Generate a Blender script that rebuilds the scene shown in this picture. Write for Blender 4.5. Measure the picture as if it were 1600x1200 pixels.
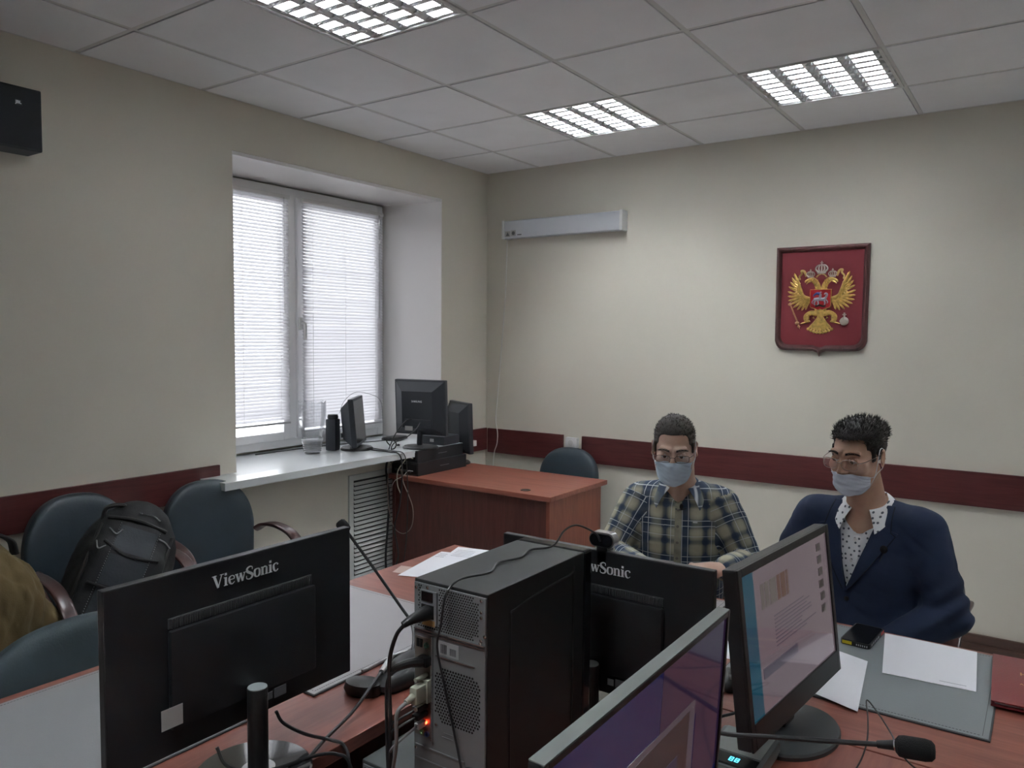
import bpy, bmesh, math, random
import numpy as np
from mathutils import Vector, Matrix
random.seed(7)
rng = np.random.RandomState(7)
for o in list(bpy.data.objects):
    bpy.data.objects.remove(o)
SC = bpy.context.scene
COL = SC.collection
PI = math.pi
def rad(a): return a*PI/180

# ---------------------------------------------------------------- camera
cam_d = bpy.data.cameras.new('camera'); cam = bpy.data.objects.new('camera', cam_d); COL.objects.link(cam)
cam_d.sensor_width = 36; cam_d.lens = 1218.76/1600*36; cam_d.clip_start = .02
cam.matrix_world = Matrix(((0.82164049, -0.04162485, 0.5684842, 3.4775),
                           (0.56994039, 0.0448545, -0.82046086, -4.6774),
                           (0.00865248, 0.99812597, 0.06057796, 1.6295), (0, 0, 0, 1)))
SC.camera = cam
SC.view_settings.view_transform = 'Standard'; SC.view_settings.look = 'None'
SC.view_settings.gamma = 1; SC.view_settings.use_curve_mapping = False
SC.view_settings.exposure = 1.72

# ---------------------------------------------------------------- world: bright overcast daylight
W = bpy.data.worlds.new('overcast_sky'); SC.world = W; W.use_nodes = True
nt = W.node_tree; nt.nodes.clear()
wo = nt.nodes.new('ShaderNodeOutputWorld'); bg = nt.nodes.new('ShaderNodeBackground')
tc = nt.nodes.new('ShaderNodeTexCoord'); sx = nt.nodes.new('ShaderNodeSeparateXYZ')
cr = nt.nodes.new('ShaderNodeValToRGB')
cr.color_ramp.elements[0].position = .45; cr.color_ramp.elements[0].color = (.93, .94, .97, 1)
cr.color_ramp.elements[1].position = .62; cr.color_ramp.elements[1].color = (.95, .955, 1, 1)
mr = nt.nodes.new('ShaderNodeMapRange'); mr.inputs[1].default_value = -1; mr.inputs[2].default_value = 1
nt.links.new(tc.outputs['Generated'], sx.inputs[0]); nt.links.new(sx.outputs[2], mr.inputs[0])
nt.links.new(mr.outputs[0], cr.inputs[0]); nt.links.new(cr.outputs[0], bg.inputs[0])
bg.inputs[1].default_value = 2.35
nt.links.new(bg.outputs[0], wo.inputs[0])
TUBE_STRENGTH = 78.0
PORTAL = (-.62, -1.43, 1.73, 1.6, 1.6)
pl = bpy.data.lights.new('window_daylight_portal', 'AREA'); pl.shape = 'RECTANGLE'; pl.size = PORTAL[3]; pl.size_y = PORTAL[4]
pl.cycles.is_portal = True
plo = bpy.data.objects.new('window_daylight_portal', pl); COL.objects.link(plo)
plo.location = PORTAL[:3]; plo.rotation_euler = (0, -PI/2, 0)

# ---------------------------------------------------------------- material helpers
MATS = {}
def mat(name, col, rough=.6, metal=0, emit=None, estr=0, noise=0, nscale=8, bump=0, bscale=60, spec=.5, alpha=1, trans=0, coat=0, stretch=None, col2=None, sub=0):
    if name in MATS: return MATS[name]
    m = bpy.data.materials.new(name); m.use_nodes = True; MATS[name] = m
    n = m.node_tree.nodes; l = m.node_tree.links; b = n['Principled BSDF']
    b.inputs['Base Color'].default_value = (*col, 1); b.inputs['Roughness'].default_value = rough
    b.inputs['Metallic'].default_value = metal; b.inputs['Specular IOR Level'].default_value = spec
    b.inputs['Coat Weight'].default_value = coat
    if sub: b.inputs['Subsurface Weight'].default_value = sub; b.inputs['Subsurface Radius'].default_value = (.012, .005, .003)
    if trans: b.inputs['Transmission Weight'].default_value = trans
    if emit: b.inputs['Emission Color'].default_value = (*emit, 1); b.inputs['Emission Strength'].default_value = estr
    if noise or bump:
        t = n.new('ShaderNodeTexCoord'); mp = n.new('ShaderNodeMapping'); l.new(t.outputs['Object'], mp.inputs[0])
        if stretch: mp.inputs['Scale'].default_value = stretch
    if noise:
        z = n.new('ShaderNodeTexNoise'); z.inputs['Scale'].default_value = nscale; z.inputs['Detail'].default_value = 6
        l.new(mp.outputs[0], z.inputs[0])
        r = n.new('ShaderNodeValToRGB'); r.color_ramp.elements[0].position = .3; r.color_ramp.elements[1].position = .7
        c2 = col2 or tuple(max(0, c*(1-noise)) for c in col); c1 = col if col2 else tuple(c*(1+noise*.5) for c in col)
        r.color_ramp.elements[0].color = (*c2, 1); r.color_ramp.elements[1].color = (*c1, 1)
        l.new(z.outputs[0], r.inputs[0]); l.new(r.outputs[0], b.inputs['Base Color'])
    if bump:
        z2 = n.new('ShaderNodeTexNoise'); z2.inputs['Scale'].default_value = bscale; z2.inputs['Detail'].default_value = 4
        l.new(mp.outputs[0], z2.inputs[0])
        bm_ = n.new('ShaderNodeBump'); bm_.inputs['Strength'].default_value = bump; bm_.inputs['Distance'].default_value = .002
        l.new(z2.outputs[0], bm_.inputs['Height']); l.new(bm_.outputs[0], b.inputs['Normal'])
    return m
def wood(name, c1, c2, axis='x', rough=.4, scale=1.0, coat=.15):
    if name in MATS: return MATS[name]
    m = bpy.data.materials.new(name); m.use_nodes = True; MATS[name] = m
    n = m.node_tree.nodes; l = m.node_tree.links; b = n['Principled BSDF']
    t = n.new('ShaderNodeTexCoord'); mp = n.new('ShaderNodeMapping'); l.new(t.outputs['Object'], mp.inputs[0])
    s = {'x': (1.2, 14, 14), 'y': (14, 1.2, 14), 'z': (14, 14, 1.2)}[axis]
    mp.inputs['Scale'].default_value = tuple(k*scale for k in s)
    z = n.new('ShaderNodeTexNoise'); z.inputs['Scale'].default_value = 1.6; z.inputs['Detail'].default_value = 8; z.inputs['Distortion'].default_value = 1.2
    l.new(mp.outputs[0], z.inputs[0])
    z2 = n.new('ShaderNodeTexNoise'); z2.inputs['Scale'].default_value = 9; z2.inputs['Detail'].default_value = 5
    l.new(mp.outputs[0], z2.inputs[0])
    mx = n.new('ShaderNodeMix'); mx.inputs[0].default_value = .35
    l.new(z.outputs[0], mx.inputs[2]); l.new(z2.outputs[0], mx.inputs[3])
    r = n.new('ShaderNodeValToRGB'); r.color_ramp.elements[0].position = .36; r.color_ramp.elements[1].position = .64
    r.color_ramp.elements[0].color = (*c2, 1); r.color_ramp.elements[1].color = (*c1, 1)
    l.new(mx.outputs[0], r.inputs[0]); l.new(r.outputs[0], b.inputs['Base Color'])
    b.inputs['Roughness'].default_value = rough; b.inputs['Coat Weight'].default_value = coat; b.inputs['Coat Roughness'].default_value = .25
    return m
def glassy(name, tint=(1, 1, 1), refl=.08, rough=.02):
    if name in MATS: return MATS[name]
    m = bpy.data.materials.new(name); m.use_nodes = True; MATS[name] = m
    n = m.node_tree.nodes; l = m.node_tree.links; n.remove(n['Principled BSDF'])
    t = n.new('ShaderNodeBsdfTransparent'); t.inputs[0].default_value = (*tint, 1)
    g = n.new('ShaderNodeBsdfGlossy'); g.inputs['Roughness'].default_value = rough
    lw = n.new('ShaderNodeLayerWeight'); lw.inputs[0].default_value = .35
    ma = n.new('ShaderNodeMath'); ma.operation = 'MULTIPLY_ADD'; ma.inputs[1].default_value = .7 if refl > .06 else .35; ma.inputs[2].default_value = refl
    mx = n.new('ShaderNodeMixShader'); l.new(lw.outputs['Fresnel'], ma.inputs[0]); l.new(ma.outputs[0], mx.inputs[0])
    l.new(t.outputs[0], mx.inputs[1]); l.new(g.outputs[0], mx.inputs[2]); l.new(mx.outputs[0], n['Material Output'].inputs[0])
    return m
def translucent(name, col, k=.5):
    if name in MATS: return MATS[name]
    m = bpy.data.materials.new(name); m.use_nodes = True; MATS[name] = m
    n = m.node_tree.nodes; l = m.node_tree.links; n.remove(n['Principled BSDF'])
    d = n.new('ShaderNodeBsdfDiffuse'); d.inputs[0].default_value = (*col, 1)
    t = n.new('ShaderNodeBsdfTranslucent'); t.inputs[0].default_value = (*col, 1)
    mx = n.new('ShaderNodeMixShader'); mx.inputs[0].default_value = k
    l.new(d.outputs[0], mx.inputs[1]); l.new(t.outputs[0], mx.inputs[2]); l.new(mx.outputs[0], n['Material Output'].inputs[0])
    return m
def emitter(name, col, s):
    return mat(name, (.02, .02, .02), .3, emit=col, estr=s)

# ---------------------------------------------------------------- object helpers
def tag(o, label=None, cat=None, group=None, kind=None):
    if label: o['label'] = label
    if cat: o['category'] = cat
    if group: o['group'] = group
    if kind: o['kind'] = kind
    return o
def thing(name, label, cat, loc=(0, 0, 0), rz=0, group=None):
    o = bpy.data.objects.new(name, None); COL.objects.link(o); o.empty_display_size = .05
    o.location = loc; o.rotation_euler = (0, 0, rz)
    return tag(o, label, cat, group)
class MB:
    def __init__(s): s.v = []; s.f = []
    def add(s, vs, fs):
        k = len(s.v); s.v += [tuple(p) for p in vs]; s.f += [tuple(i+k for i in f) for f in fs]; return s
    def box(s, a, b, bev=0, M=None):
        x0, y0, z0 = [min(p, q) for p, q in zip(a, b)]; x1, y1, z1 = [max(p, q) for p, q in zip(a, b)]
        if bev <= 0:
            vs = [(x0, y0, z0), (x1, y0, z0), (x1, y1, z0), (x0, y1, z0), (x0, y0, z1), (x1, y0, z1), (x1, y1, z1), (x0, y1, z1)]
            fs = [(0, 3, 2, 1), (4, 5, 6, 7), (0, 1, 5, 4), (1, 2, 6, 5), (2, 3, 7, 6), (3, 0, 4, 7)]
        else:
            bm = bmesh.new(); bmesh.ops.create_cube(bm, size=1)
            for v in bm.verts: v.co = Vector(((v.co.x+.5)*(x1-x0)+x0, (v.co.y+.5)*(y1-y0)+y0, (v.co.z+.5)*(z1-z0)+z0))
            bev = min(bev, .49*min(x1-x0, y1-y0, z1-z0))
            bmesh.ops.bevel(bm, geom=bm.edges[:], offset=bev, segments=2, profile=.6, affect='EDGES')
            bm.verts.index_update()
            vs = [v.co.copy() for v in bm.verts]; fs = [[v.index for v in f.verts] for f in bm.faces]; bm.free()
        if M is not None: vs = [M @ Vector(v) for v in vs]
        return s.add(vs, fs)
    def prism(s, poly, z0, z1, M=None):
        n = len(poly); vs = [(x, y, z0) for x, y in poly]+[(x, y, z1) for x, y in poly]
        fs = [tuple(range(n-1, -1, -1)), tuple(range(n, 2*n))]+[(i, (i+1) % n, n+(i+1) % n, n+i) for i in range(n)]
        if M is not None: vs = [M @ Vector(v) for v in vs]
        return s.add(vs, fs)
    def lathe(s, prof, n=32, M=None, sx=1, sy=1):
        vs = []; fs = []
        for r, z in prof:
            for i in range(n):
                a = 2*PI*i/n; vs.append((r*math.cos(a)*sx, r*math.sin(a)*sy, z))
        for k in range(len(prof)-1):
            for i in range(n):
                j = (i+1) % n; fs.append((k*n+i, k*n+j, (k+1)*n+j, (k+1)*n+i))
        fs.append(tuple(range(n-1, -1, -1))); fs.append(tuple((len(prof)-1)*n+i for i in range(n)))
        if M is not None: vs = [M @ Vector(v) for v in vs]
        return s.add(vs, fs)
    def cyl(s, a, b, r, r2=None, n=16):
        a = Vector(a); b = Vector(b); d = b-a; L = d.length
        M = Matrix.Translation(a) @ d.to_track_quat('Z', 'Y').to_matrix().to_4x4()
        return s.lathe([(r, 0), (r if r2 is None else r2, L)], n, M)
    def tube(s, pts, r, n=8, smooth=6, prof=None):
        P = spline(pts, smooth); m = len(P); rs = r if callable(r) else (lambda t: r)
        T = [(P[min(i+1, m-1)]-P[max(i-1, 0)]).normalized() for i in range(m)]
        N = T[0].orthogonal().normalized(); vs = []; fs = []
        if prof is not None:
            up = Vector(prof[2]) if len(prof) > 2 else Vector((0, 0, 1))
        for i in range(m):
            N = (N-T[i]*N.dot(T[i])); N = N.normalized() if N.length > 1e-6 else T[i].orthogonal().normalized()
            if prof is not None:
                B = up-T[i]*up.dot(T[i]); B.normalize(); NN = T[i].cross(B)
                w, h = prof[0], prof[1]
                for k in range(n):
                    a = 2*PI*k/n; c, q = math.cos(a), math.sin(a)
                    e = .45
                    cx = math.copysign(abs(c)**e, c)*w/2; cy = math.copysign(abs(q)**e, q)*h/2
                    vs.append(P[i]+B*cx+NN*cy)
            else:
                B = T[i].cross(N); rr = rs(i/(m-1))
                for k in range(n):
                    a = 2*PI*k/n; vs.append(P[i]+(N*math.cos(a)+B*math.sin(a))*rr)
        for i in range(m-1):
            for k in range(n):
                j = (k+1) % n; fs.append((i*n+k, i*n+j, (i+1)*n+j, (i+1)*n+k))
        fs.append(tuple(range(n-1, -1, -1))); fs.append(tuple((m-1)*n+i for i in range(n)))
        return s.add(vs, fs)
    def ball(s, c, r, n=16, m=10, M=None):
        if not hasattr(r, '__len__'): r = (r, r, r)
        prof = []; vs = []; fs = []
        for j in range(1, m):
            t = PI*j/m
            for i in range(n):
                a = 2*PI*i/n; vs.append((c[0]+r[0]*math.sin(t)*math.cos(a), c[1]+r[1]*math.sin(t)*math.sin(a), c[2]-r[2]*math.cos(t)))
        b = len(vs); vs.append((c[0], c[1], c[2]-r[2])); vs.append((c[0], c[1], c[2]+r[2]))
        for j in range(m-2):
            for i in range(n): k = (i+1) % n; fs.append((j*n+i, j*n+k, (j+1)*n+k, (j+1)*n+i))
        for i in range(n):
            k = (i+1) % n; fs.append((b, k, i)); fs.append((b+1, (m-2)*n+i, (m-2)*n+k))
        if M is not None: vs = [M @ Vector(v) for v in vs]
        return s.add(vs, fs)
    def grid(s, P):
        P = np.asarray(P); a, b = P.shape[:2]
        fs = [(i*b+j, (i+1)*b+j, (i+1)*b+j+1, i*b+j+1) for i in range(a-1) for j in range(b-1)]
        return s.add(P.reshape(-1, 3).tolist(), fs)
    def build(s, name, m, parent=None, smooth=False, loc=None, rot=None, angle=35):
        me = bpy.data.meshes.new(name); me.from_pydata([tuple(v) for v in s.v], [], s.f); me.validate(); me.update()
        if m: me.materials.append(m)
        o = bpy.data.objects.new(name, me); COL.objects.link(o)
        if parent: o.parent = parent
        if loc: o.location = loc
        if rot: o.rotation_euler = rot
        if smooth:
            bm = bmesh.new(); bm.from_mesh(me); bmesh.ops.recalc_face_normals(bm, faces=bm.faces[:])
            for e in bm.edges: e.smooth = not (len(e.link_faces) == 2 and e.calc_face_angle(0) > rad(angle))
            for f in bm.faces: f.smooth = True
            bm.to_mesh(me); bm.free()
        return o
def spline(pts, k=6):
    P = [Vector(p) for p in pts]
    if len(P) < 3 or k <= 1: return P
    out = []; Q = [P[0]*2-P[1]]+P+[P[-1]*2-P[-2]]
    for i in range(1, len(Q)-2):
        for j in range(k):
            t = j/k; a, b, c, d = Q[i-1], Q[i], Q[i+1], Q[i+2]
            out.append(.5*((2*b)+(c-a)*t+(2*a-5*b+4*c-d)*t*t+(3*b-3*c+d-a)*t**3))
    out.append(P[-1]); return out
def ribbon(mb, pts, ws, z0, z1, k=7):
    P = spline([(p[0], p[1], 0) for p in pts], k); m = len(P); n = len(ws); L = []; R = []
    for i in range(m):
        f = i/(m-1)*(n-1); j = min(int(f), n-2); w = ws[j]+(ws[j+1]-ws[j])*(f-j)
        t = (P[min(i+1, m-1)]-P[max(i-1, 0)]).normalized(); q = Vector((-t.y, t.x, 0))*w/2; L.append(P[i]+q); R.append(P[i]-q)
    for i in range(m-1):
        q = [R[i], R[i+1], L[i+1], L[i]]; mb.add([(v.x, v.y, z0) for v in q]+[(v.x, v.y, z1) for v in q], [(3, 2, 1, 0), (4, 5, 6, 7), (0, 1, 5, 4), (1, 2, 6, 5), (2, 3, 7, 6), (3, 0, 4, 7)])
GLY = {'V': (.70, [([(.13, .68), (.37, .0)], [.15, .13]), ([(.60, .68), (.37, .0)], [.05, .05]), ([(.0, .665), (.28, .665)], [.035, .035]), ([(.48, .665), (.72, .665)], [.035, .035])]),
 'i': (.28, [([(.14, .0), (.14, .46)], [.13, .13]), ([(.02, .015), (.26, .015)], [.035, .035]), ([(.02, .445), (.14, .445)], [.035, .035]), ([(.14, .56), (.14, .69)], [.13, .13])]),
 'e': (.44, [([(.05, .26), (.39, .26)], [.035, .035]), ([(.39, .26), (.37, .40), (.23, .46), (.09, .38), (.08, .22), (.13, .07), (.26, .0), (.41, .10)], [.05, .07, .035, .09, .13, .11, .06, .03])]),
 'w': (.68, [([(.10, .46), (.23, .0)], [.12, .11]), ([(.35, .46), (.23, .0)], [.045, .045]), ([(.35, .46), (.48, .0)], [.12, .11]), ([(.62, .46), (.48, .0)], [.045, .045]), ([(.0, .445), (.20, .445)], [.035, .035]), ([(.28, .445), (.42, .445)], [.035, .035]), ([(.53, .445), (.70, .445)], [.035, .035])]),
 'S': (.52, [([(.43, .50), (.42, .64), (.26, .68), (.10, .58), (.13, .42), (.30, .32), (.44, .20), (.38, .04), (.22, -.01), (.07, .05), (.06, .20)], [.03, .05, .07, .11, .15, .15, .14, .10, .06, .05, .03])]),
 'o': (.48, [([(.24, .46), (.09, .38), (.09, .10), (.24, .0), (.39, .10), (.39, .38), (.24, .46)], [.04, .11, .12, .04, .12, .11, .04])]),
 'n': (.52, [([(.12, .0), (.12, .46)], [.12, .12]), ([(.14, .36), (.26, .455), (.38, .40), (.395, .30)], [.04, .06, .10, .12]), ([(.395, .30), (.395, .0)], [.12, .12]), ([(.02, .015), (.22, .015)], [.035, .035]), ([(.30, .015), (.50, .015)], [.035, .035]), ([(.02, .445), (.12, .445)], [.035, .035])]),
 'c': (.42, [([(.37, .36), (.33, .44), (.22, .46), (.09, .38), (.08, .22), (.13, .07), (.25, .0), (.39, .10)], [.10, .06, .04, .10, .13, .11, .05, .03])])}
def book_lettering(name, s, size, m, parent, loc, rot):
    W_ = sum(GLY[c][0] for c in s); x = -W_/2; mb = MB(); k = 0
    for c in s:
        for (pts, ws) in GLY[c][1]:
            mb2 = MB(); ribbon(mb2, pts, ws, 0, .012+.0008*k); k += 1
            mb.add([((x+v[0])*size, (v[1]-.25)*size, v[2]*size) for v in mb2.v], mb2.f)
        x += GLY[c][0]
    return mb.build(name, m, parent, False, loc, rot)
def text(name, s, size, m, parent, loc, rot, depth=.0006, bold=.0, align='CENTER', sx=1.0):
    c = bpy.data.curves.new(name, 'FONT'); c.body = s; c.size = size; c.align_x = align; c.align_y = 'CENTER'
    c.extrude = depth; c.offset = bold; c.resolution_u = 3
    t = bpy.data.objects.new(name+'_tmp', c); COL.objects.link(t)
    dg = bpy.context.evaluated_depsgraph_get(); dg.update()
    me = bpy.data.meshes.new_from_object(t.evaluated_get(dg)); bpy.data.objects.remove(t); bpy.data.curves.remove(c)
    me.materials.clear(); me.materials.append(m); me.name = name
    o = bpy.data.objects.new(name, me); COL.objects.link(o)
    if parent: o.parent = parent
    o.location = loc; o.rotation_euler = rot; o.scale = (sx, 1, 1)
    return o
def kids(o): return [c for c in bpy.data.objects if c.parent == o]
def copy_tree(o, parent=None):
    c = o.copy(); COL.objects.link(c)
    if parent: c.parent = parent
    for ch in kids(o): copy_tree(ch, c)
    return c
def Rz(a): return Matrix.Rotation(a, 4, 'Z')
def Rx(a): return Matrix.Rotation(a, 4, 'X')
def Ry(a): return Matrix.Rotation(a, 4, 'Y')
def Tr(*p): return Matrix.Translation(p)
# ================================================================ ROOM
H = 2.82; XR = 6.2; YB = -7.4
M_wall = mat('painted_wall', (.70, .665, .575), .75, noise=.05, nscale=1.3, bump=.12, bscale=220)
M_ceil = mat('ceiling_tile', (.93, .94, .96), .85, noise=.05, nscale=3, bump=.3, bscale=300)
M_tbar = mat('ceiling_tee_bar', (.72, .72, .71), .55)
M_dark = mat('dark_gap', (.04, .04, .04), .9)
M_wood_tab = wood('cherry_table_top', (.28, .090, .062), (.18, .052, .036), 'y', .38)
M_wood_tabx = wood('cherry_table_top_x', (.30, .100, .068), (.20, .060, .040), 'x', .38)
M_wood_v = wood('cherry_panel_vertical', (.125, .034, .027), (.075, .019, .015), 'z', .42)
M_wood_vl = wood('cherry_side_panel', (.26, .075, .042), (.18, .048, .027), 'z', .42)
M_rail = wood('mahogany_rail', (.110, .026, .026), (.065, .014, .014), 'x', .4)
M_raily = wood('mahogany_rail_side', (.110, .026, .026), (.065, .014, .014), 'y', .4)
M_floor = mat('floor_linoleum', (.58, .57, .57), .4, noise=.12, nscale=6, bump=.1)
M_skirt = wood('skirting_brown', (.10, .045, .03), (.06, .028, .02), 'x', .4)
M_skirty = wood('skirting_brown_side', (.10, .045, .03), (.06, .028, .02), 'y', .4)
M_pvc = mat('white_pvc', (.90, .90, .91), .25)
M_white = mat('white_plastic', (.72, .72, .71), .4)

def struct(name, mb, m, parent=None, smooth=False):
    o = mb.build(name, m, parent, smooth)
    if not parent: o['kind'] = 'structure'
    return o
struct('floor', MB().box((0, YB, -.1), (XR, 0, 0)), M_floor)
# ceiling slab + tiles
mb = MB().box((-.2, YB, H+.10), (XR, .2, H+.2)); struct('ceiling', mb, M_dark)
GX = [.4508+.6*k for k in range(-1, 11)]; GY = [-2.348+.6*k for k in range(-9, 5)]
lamps = {(1, -1): 1, (1, 2): 1, (3, 2): 1, (3, -4): 1, (6, 2): 1, (6, -1): 1}  # unseen far-right lamp of the second row is added to brighten the back wall
gx = [0]+[x for x in GX if 0 < x < XR]+[XR]; gy = [YB]+[y for y in GY if YB < y < 0]+[0]
tiles = MB(); bars = MB()
def lamp_at(xa, ya):
    for (i, j) in lamps:
        if abs(xa-(.4508+.6*i)) < .01 and abs(ya-(-2.348+.6*j)) < .01: return True
    return False
for i in range(len(gx)-1):
    for j in range(len(gy)-1):
        if lamp_at(gx[i], gy[j]): continue
        g = .013; dz = random.uniform(-.0008, .0008)
        tiles.box((gx[i]+g, gy[j]+g, H+dz), (gx[i+1]-g, gy[j+1]-g, H+.015), .0015)
struct('ceiling', tiles, M_ceil)
for x in gx[1:-1]: bars.box((x-.0105, YB, H+.003), (x+.0105, 0, H+.02))
for y in gy[1:-1]: bars.box((0, y-.0105, H+.0032), (XR, y+.0105, H+.02))
bars.box((0, YB, H+.0005), (.018, 0, H+.02)); bars.box((0, -.018, H+.0005), (XR, 0, H+.02))
struct('trim_1', bars, M_tbar)
# ---- walls; window opening with splayed reveals
WY0, WY1, WZ0, WZ1, WX = -2.18, -.518, .90, 2.545, -.45
IY0, IY1 = -2.26, -.60
mb = MB()
T = .5
mb.box((-T, YB, 0), (0, WY0-.10, H+.1)); mb.box((-T, WY1+.10, 0), (0, .2, H+.1))
mb.box((-T, WY0-.10, 0), (0, WY1+.10, WZ0)); mb.box((-T, WY0-.10, WZ1+.02), (0, WY1+.10, H+.1))
# reveal wedges (left jamb, right jamb, lintel)
mb.prism([(0, WY0-.10), (0, WY0), (-T, IY0), (-T, WY0-.10)], WZ0, WZ1+.02)
mb.prism([(0, WY1+.10), (-T, WY1+.10), (-T, IY1), (0, WY1)], WZ0, WZ1+.02)
struct('wall_left', mb, M_wall)
mb = MB().box((-T+.01, WY0-.09, WZ1), (-.002, WY1+.09, WZ1+.019))
struct('trim_2', mb, mat('reveal_white', (.84, .82, .80), .32, coat=.4))
# white painted reveal lining
mb = MB(); e = .004
mb.prism([(-.001, WY0+e), (-.001, WY0), (-T, IY0), (-T, IY0+e)], WZ0, WZ1)
mb.prism([(-.001, WY1), (-.001, WY1-e), (-T, IY1-e), (-T, IY1)], WZ0, WZ1)
struct('trim_3', mb, mat('reveal_white', (.7, .69, .66), .6))
struct('wall_back', MB().box((0, 0, 0), (XR, .2, H+.1)), M_wall)
struct('wall_right', MB().box((XR, YB, 0), (XR+.2, .2, H+.1)), M_wall)
struct('wall_front', MB().box((-.2, YB-.2, 0), (XR+.2, YB, H+.1)), M_wall)
# skirting boards, two stepped profiles
def skirting_x(name, x0, x1):
    mb = MB().box((x0, -.018, 0), (x1, 0, .098), .002).box((x0, -.032, 0), (x1, -.018, .05), .003); struct(name, mb, M_skirt)
skirting_x('baseboard_back', 0, XR)
struct('baseboard_left', MB().box((0, YB, 0), (.018, 0, .098), .002).box((.018, YB, 0), (.032, 0, .05), .003), M_skirty)
# window sill
mb = MB().prism([(-.49, IY0+.005), (-.49, IY1-.005), (-.02, WY1-.003), (0, WY1-.003), (0, -.40), (.22, -.40), (.22, -2.40), (0, -2.40), (0, WY0+.003), (-.02, WY0+.003)], .872, .91)
o = struct('trim_4', mb, mat('sill_white', (.66, .69, .70), .3, coat=.2)); 
# window unit
mb = MB()
def rect_frame(mb, x0, x1, y0, y1, z0, z1, w, bev=.004):
    mb.box((x0, y0, z0), (x1, y0+w, z1), bev); mb.box((x0, y1-w, z0), (x1, y1, z1), bev)
    mb.box((x0, y0+w, z0), (x1, y1-w, z0+w), bev); mb.box((x0, y0+w, z1-w), (x1, y1-w, z1), bev)
FY0, FY1, FZ0, FZ1 = -2.235, -.625, .925, 2.535
rect_frame(mb, -.52, -.455, FY0, FY1, FZ0, FZ1, .055)
mb.box((-.52, -1.46, FZ0+.05), (-.455, -1.40, FZ1-.05), .004)
win = struct('window_1', mb, M_pvc)
for (a, b) in ((FY0+.05, -1.462), (-1.398, FY1-.05)):
    m2 = MB(); rect_frame(m2, -.51, -.44, a, b, FZ0+.05, FZ1-.05, .05); m2.build('window_sash', M_pvc, win)
    MB().box((-.49, a+.05, FZ0+.1), (-.486, b-.05, FZ1-.1)).build('glass_pane', glassy('window_glass', (.97, .98, .98)), win)
hb = MB().box((-.44, -1.392, 1.66), (-.425, -1.362, 1.74), .005).tube([(-.43, -1.377, 1.70), (-.40, -1.377, 1.70), (-.395, -1.377, 1.67), (-.395, -1.377, 1.60)], .010, 10)
hb.build('window_handle', M_white, win, True)
mb = MB().box((-.60, FY0-.1, FZ0-.12), (-.5, FY1+.1, FZ0)).box((-.60, FY0-.1, FZ1), (-.5, FY1+.1, FZ1+.1)).box((-.60, FY0-.12, FZ0-.1), (-.5, FY0, FZ1+.1)).box((-.60, FY1, FZ0-.1), (-.5, FY1+.12, FZ1+.1))
struct('trim_5', mb, M_wall)
# venetian blinds
M_slat = translucent('blind_slat', (.62, .615, .64), .34)
def blind(y0, y1, z0, label, tilt=46, pitch=.0205):
    b = thing('venetian_blind', label, 'blind', (-.415, (y0+y1)/2, 0), 0, 'white venetian blinds')
    w = (y1-y0)/2
    MB().box((-.014, -w, 2.455), (.014, w, 2.48), .002).build('head_rail', M_white, b)
    mb = MB(); z = 2.445
    while z > z0+.012:
        a = rad(tilt+random.uniform(-3, 3)); hw = .0125; P = []
        for t in (-1, -.33, .33, 1):
            x = t*hw*math.cos(a); zz = -t*hw*math.sin(a)
            n = .0012*(1-t*t); P.append([(x+n*math.sin(a), -w+.004, z+zz+n*math.cos(a)+random.uniform(-.0007, .0007)), (x+n*math.sin(a), w-.004, z+zz+n*math.cos(a)+random.uniform(-.0007, .0007))])
        mb.grid(P); z -= pitch
    mb.build('slats', M_slat, b)
    MB().box((-.012, -w+.003, z0-.006), (.012, w-.003, z0+.006), .002).build('bottom_rail', mat('blind_rail', (.5, .5, .52), .4), b)
    cb = MB()
    for f in (-.78, 0.0, .78):
        for q in (-.013, .013): cb.cyl((q, f*w, z0), (q, f*w, 2.46), .0009, n=5)
    cb.build('ladder_cord', M_white, b)
    MB().cyl((.02, w-.05, 1.75), (.02, w-.05, 2.46), .0028, n=8).build('tilt_wand', glassy('clear_wand', (.9, .9, .9), .15), b)
    return b
blind(FY0+.06, -1.485, 1.085, 'white venetian blind on the left window sash, stopping above the sill')
blind(-1.385, FY1-.045, 1.02, 'white venetian blind on the right window sash, lowered fully', tilt=56)

# dado rails (wooden protective boards)
def board(name, a, b, m, label):
    o = MB().box(a, b, .003).build(name, m); tag(o, label, 'wall board', 'dark red wooden protective boards'); return o
board('wall_board', (0, -6.8, .805), (.018, -2.285, .965), M_raily, 'dark red wooden board on the left wall, ending at the window sill')
board('wall_board', (0, -.40, .785), (.018, -.006, .948), M_raily, 'short dark red wooden board on the window wall right of the window')
board('wall_board', (.03, -.018, .768), (.684, 0, .948), M_rail, 'short dark red wooden board on the back wall next to the room corner')
board('wall_board', (.835, -.018, .770), (6.0, 0, .950), M_rail, 'long dark red wooden board on the back wall behind the two seated people')
# socket between boards
s = thing('wall_socket', 'small white wall socket box between the two back wall boards', 'socket', (.76, 0, .90))
MB().box((-.045, -.035, -.035), (.045, 0, .035), .004).build('housing', M_white, s)
MB().lathe([(.02, 0), (.02, .004), (.016, .0045)], 20, Tr(0, -.035, 0) @ Rx(PI/2)).build('socket_insert', mat('socket_insert', (.6, .6, .58), .5), s)

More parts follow.
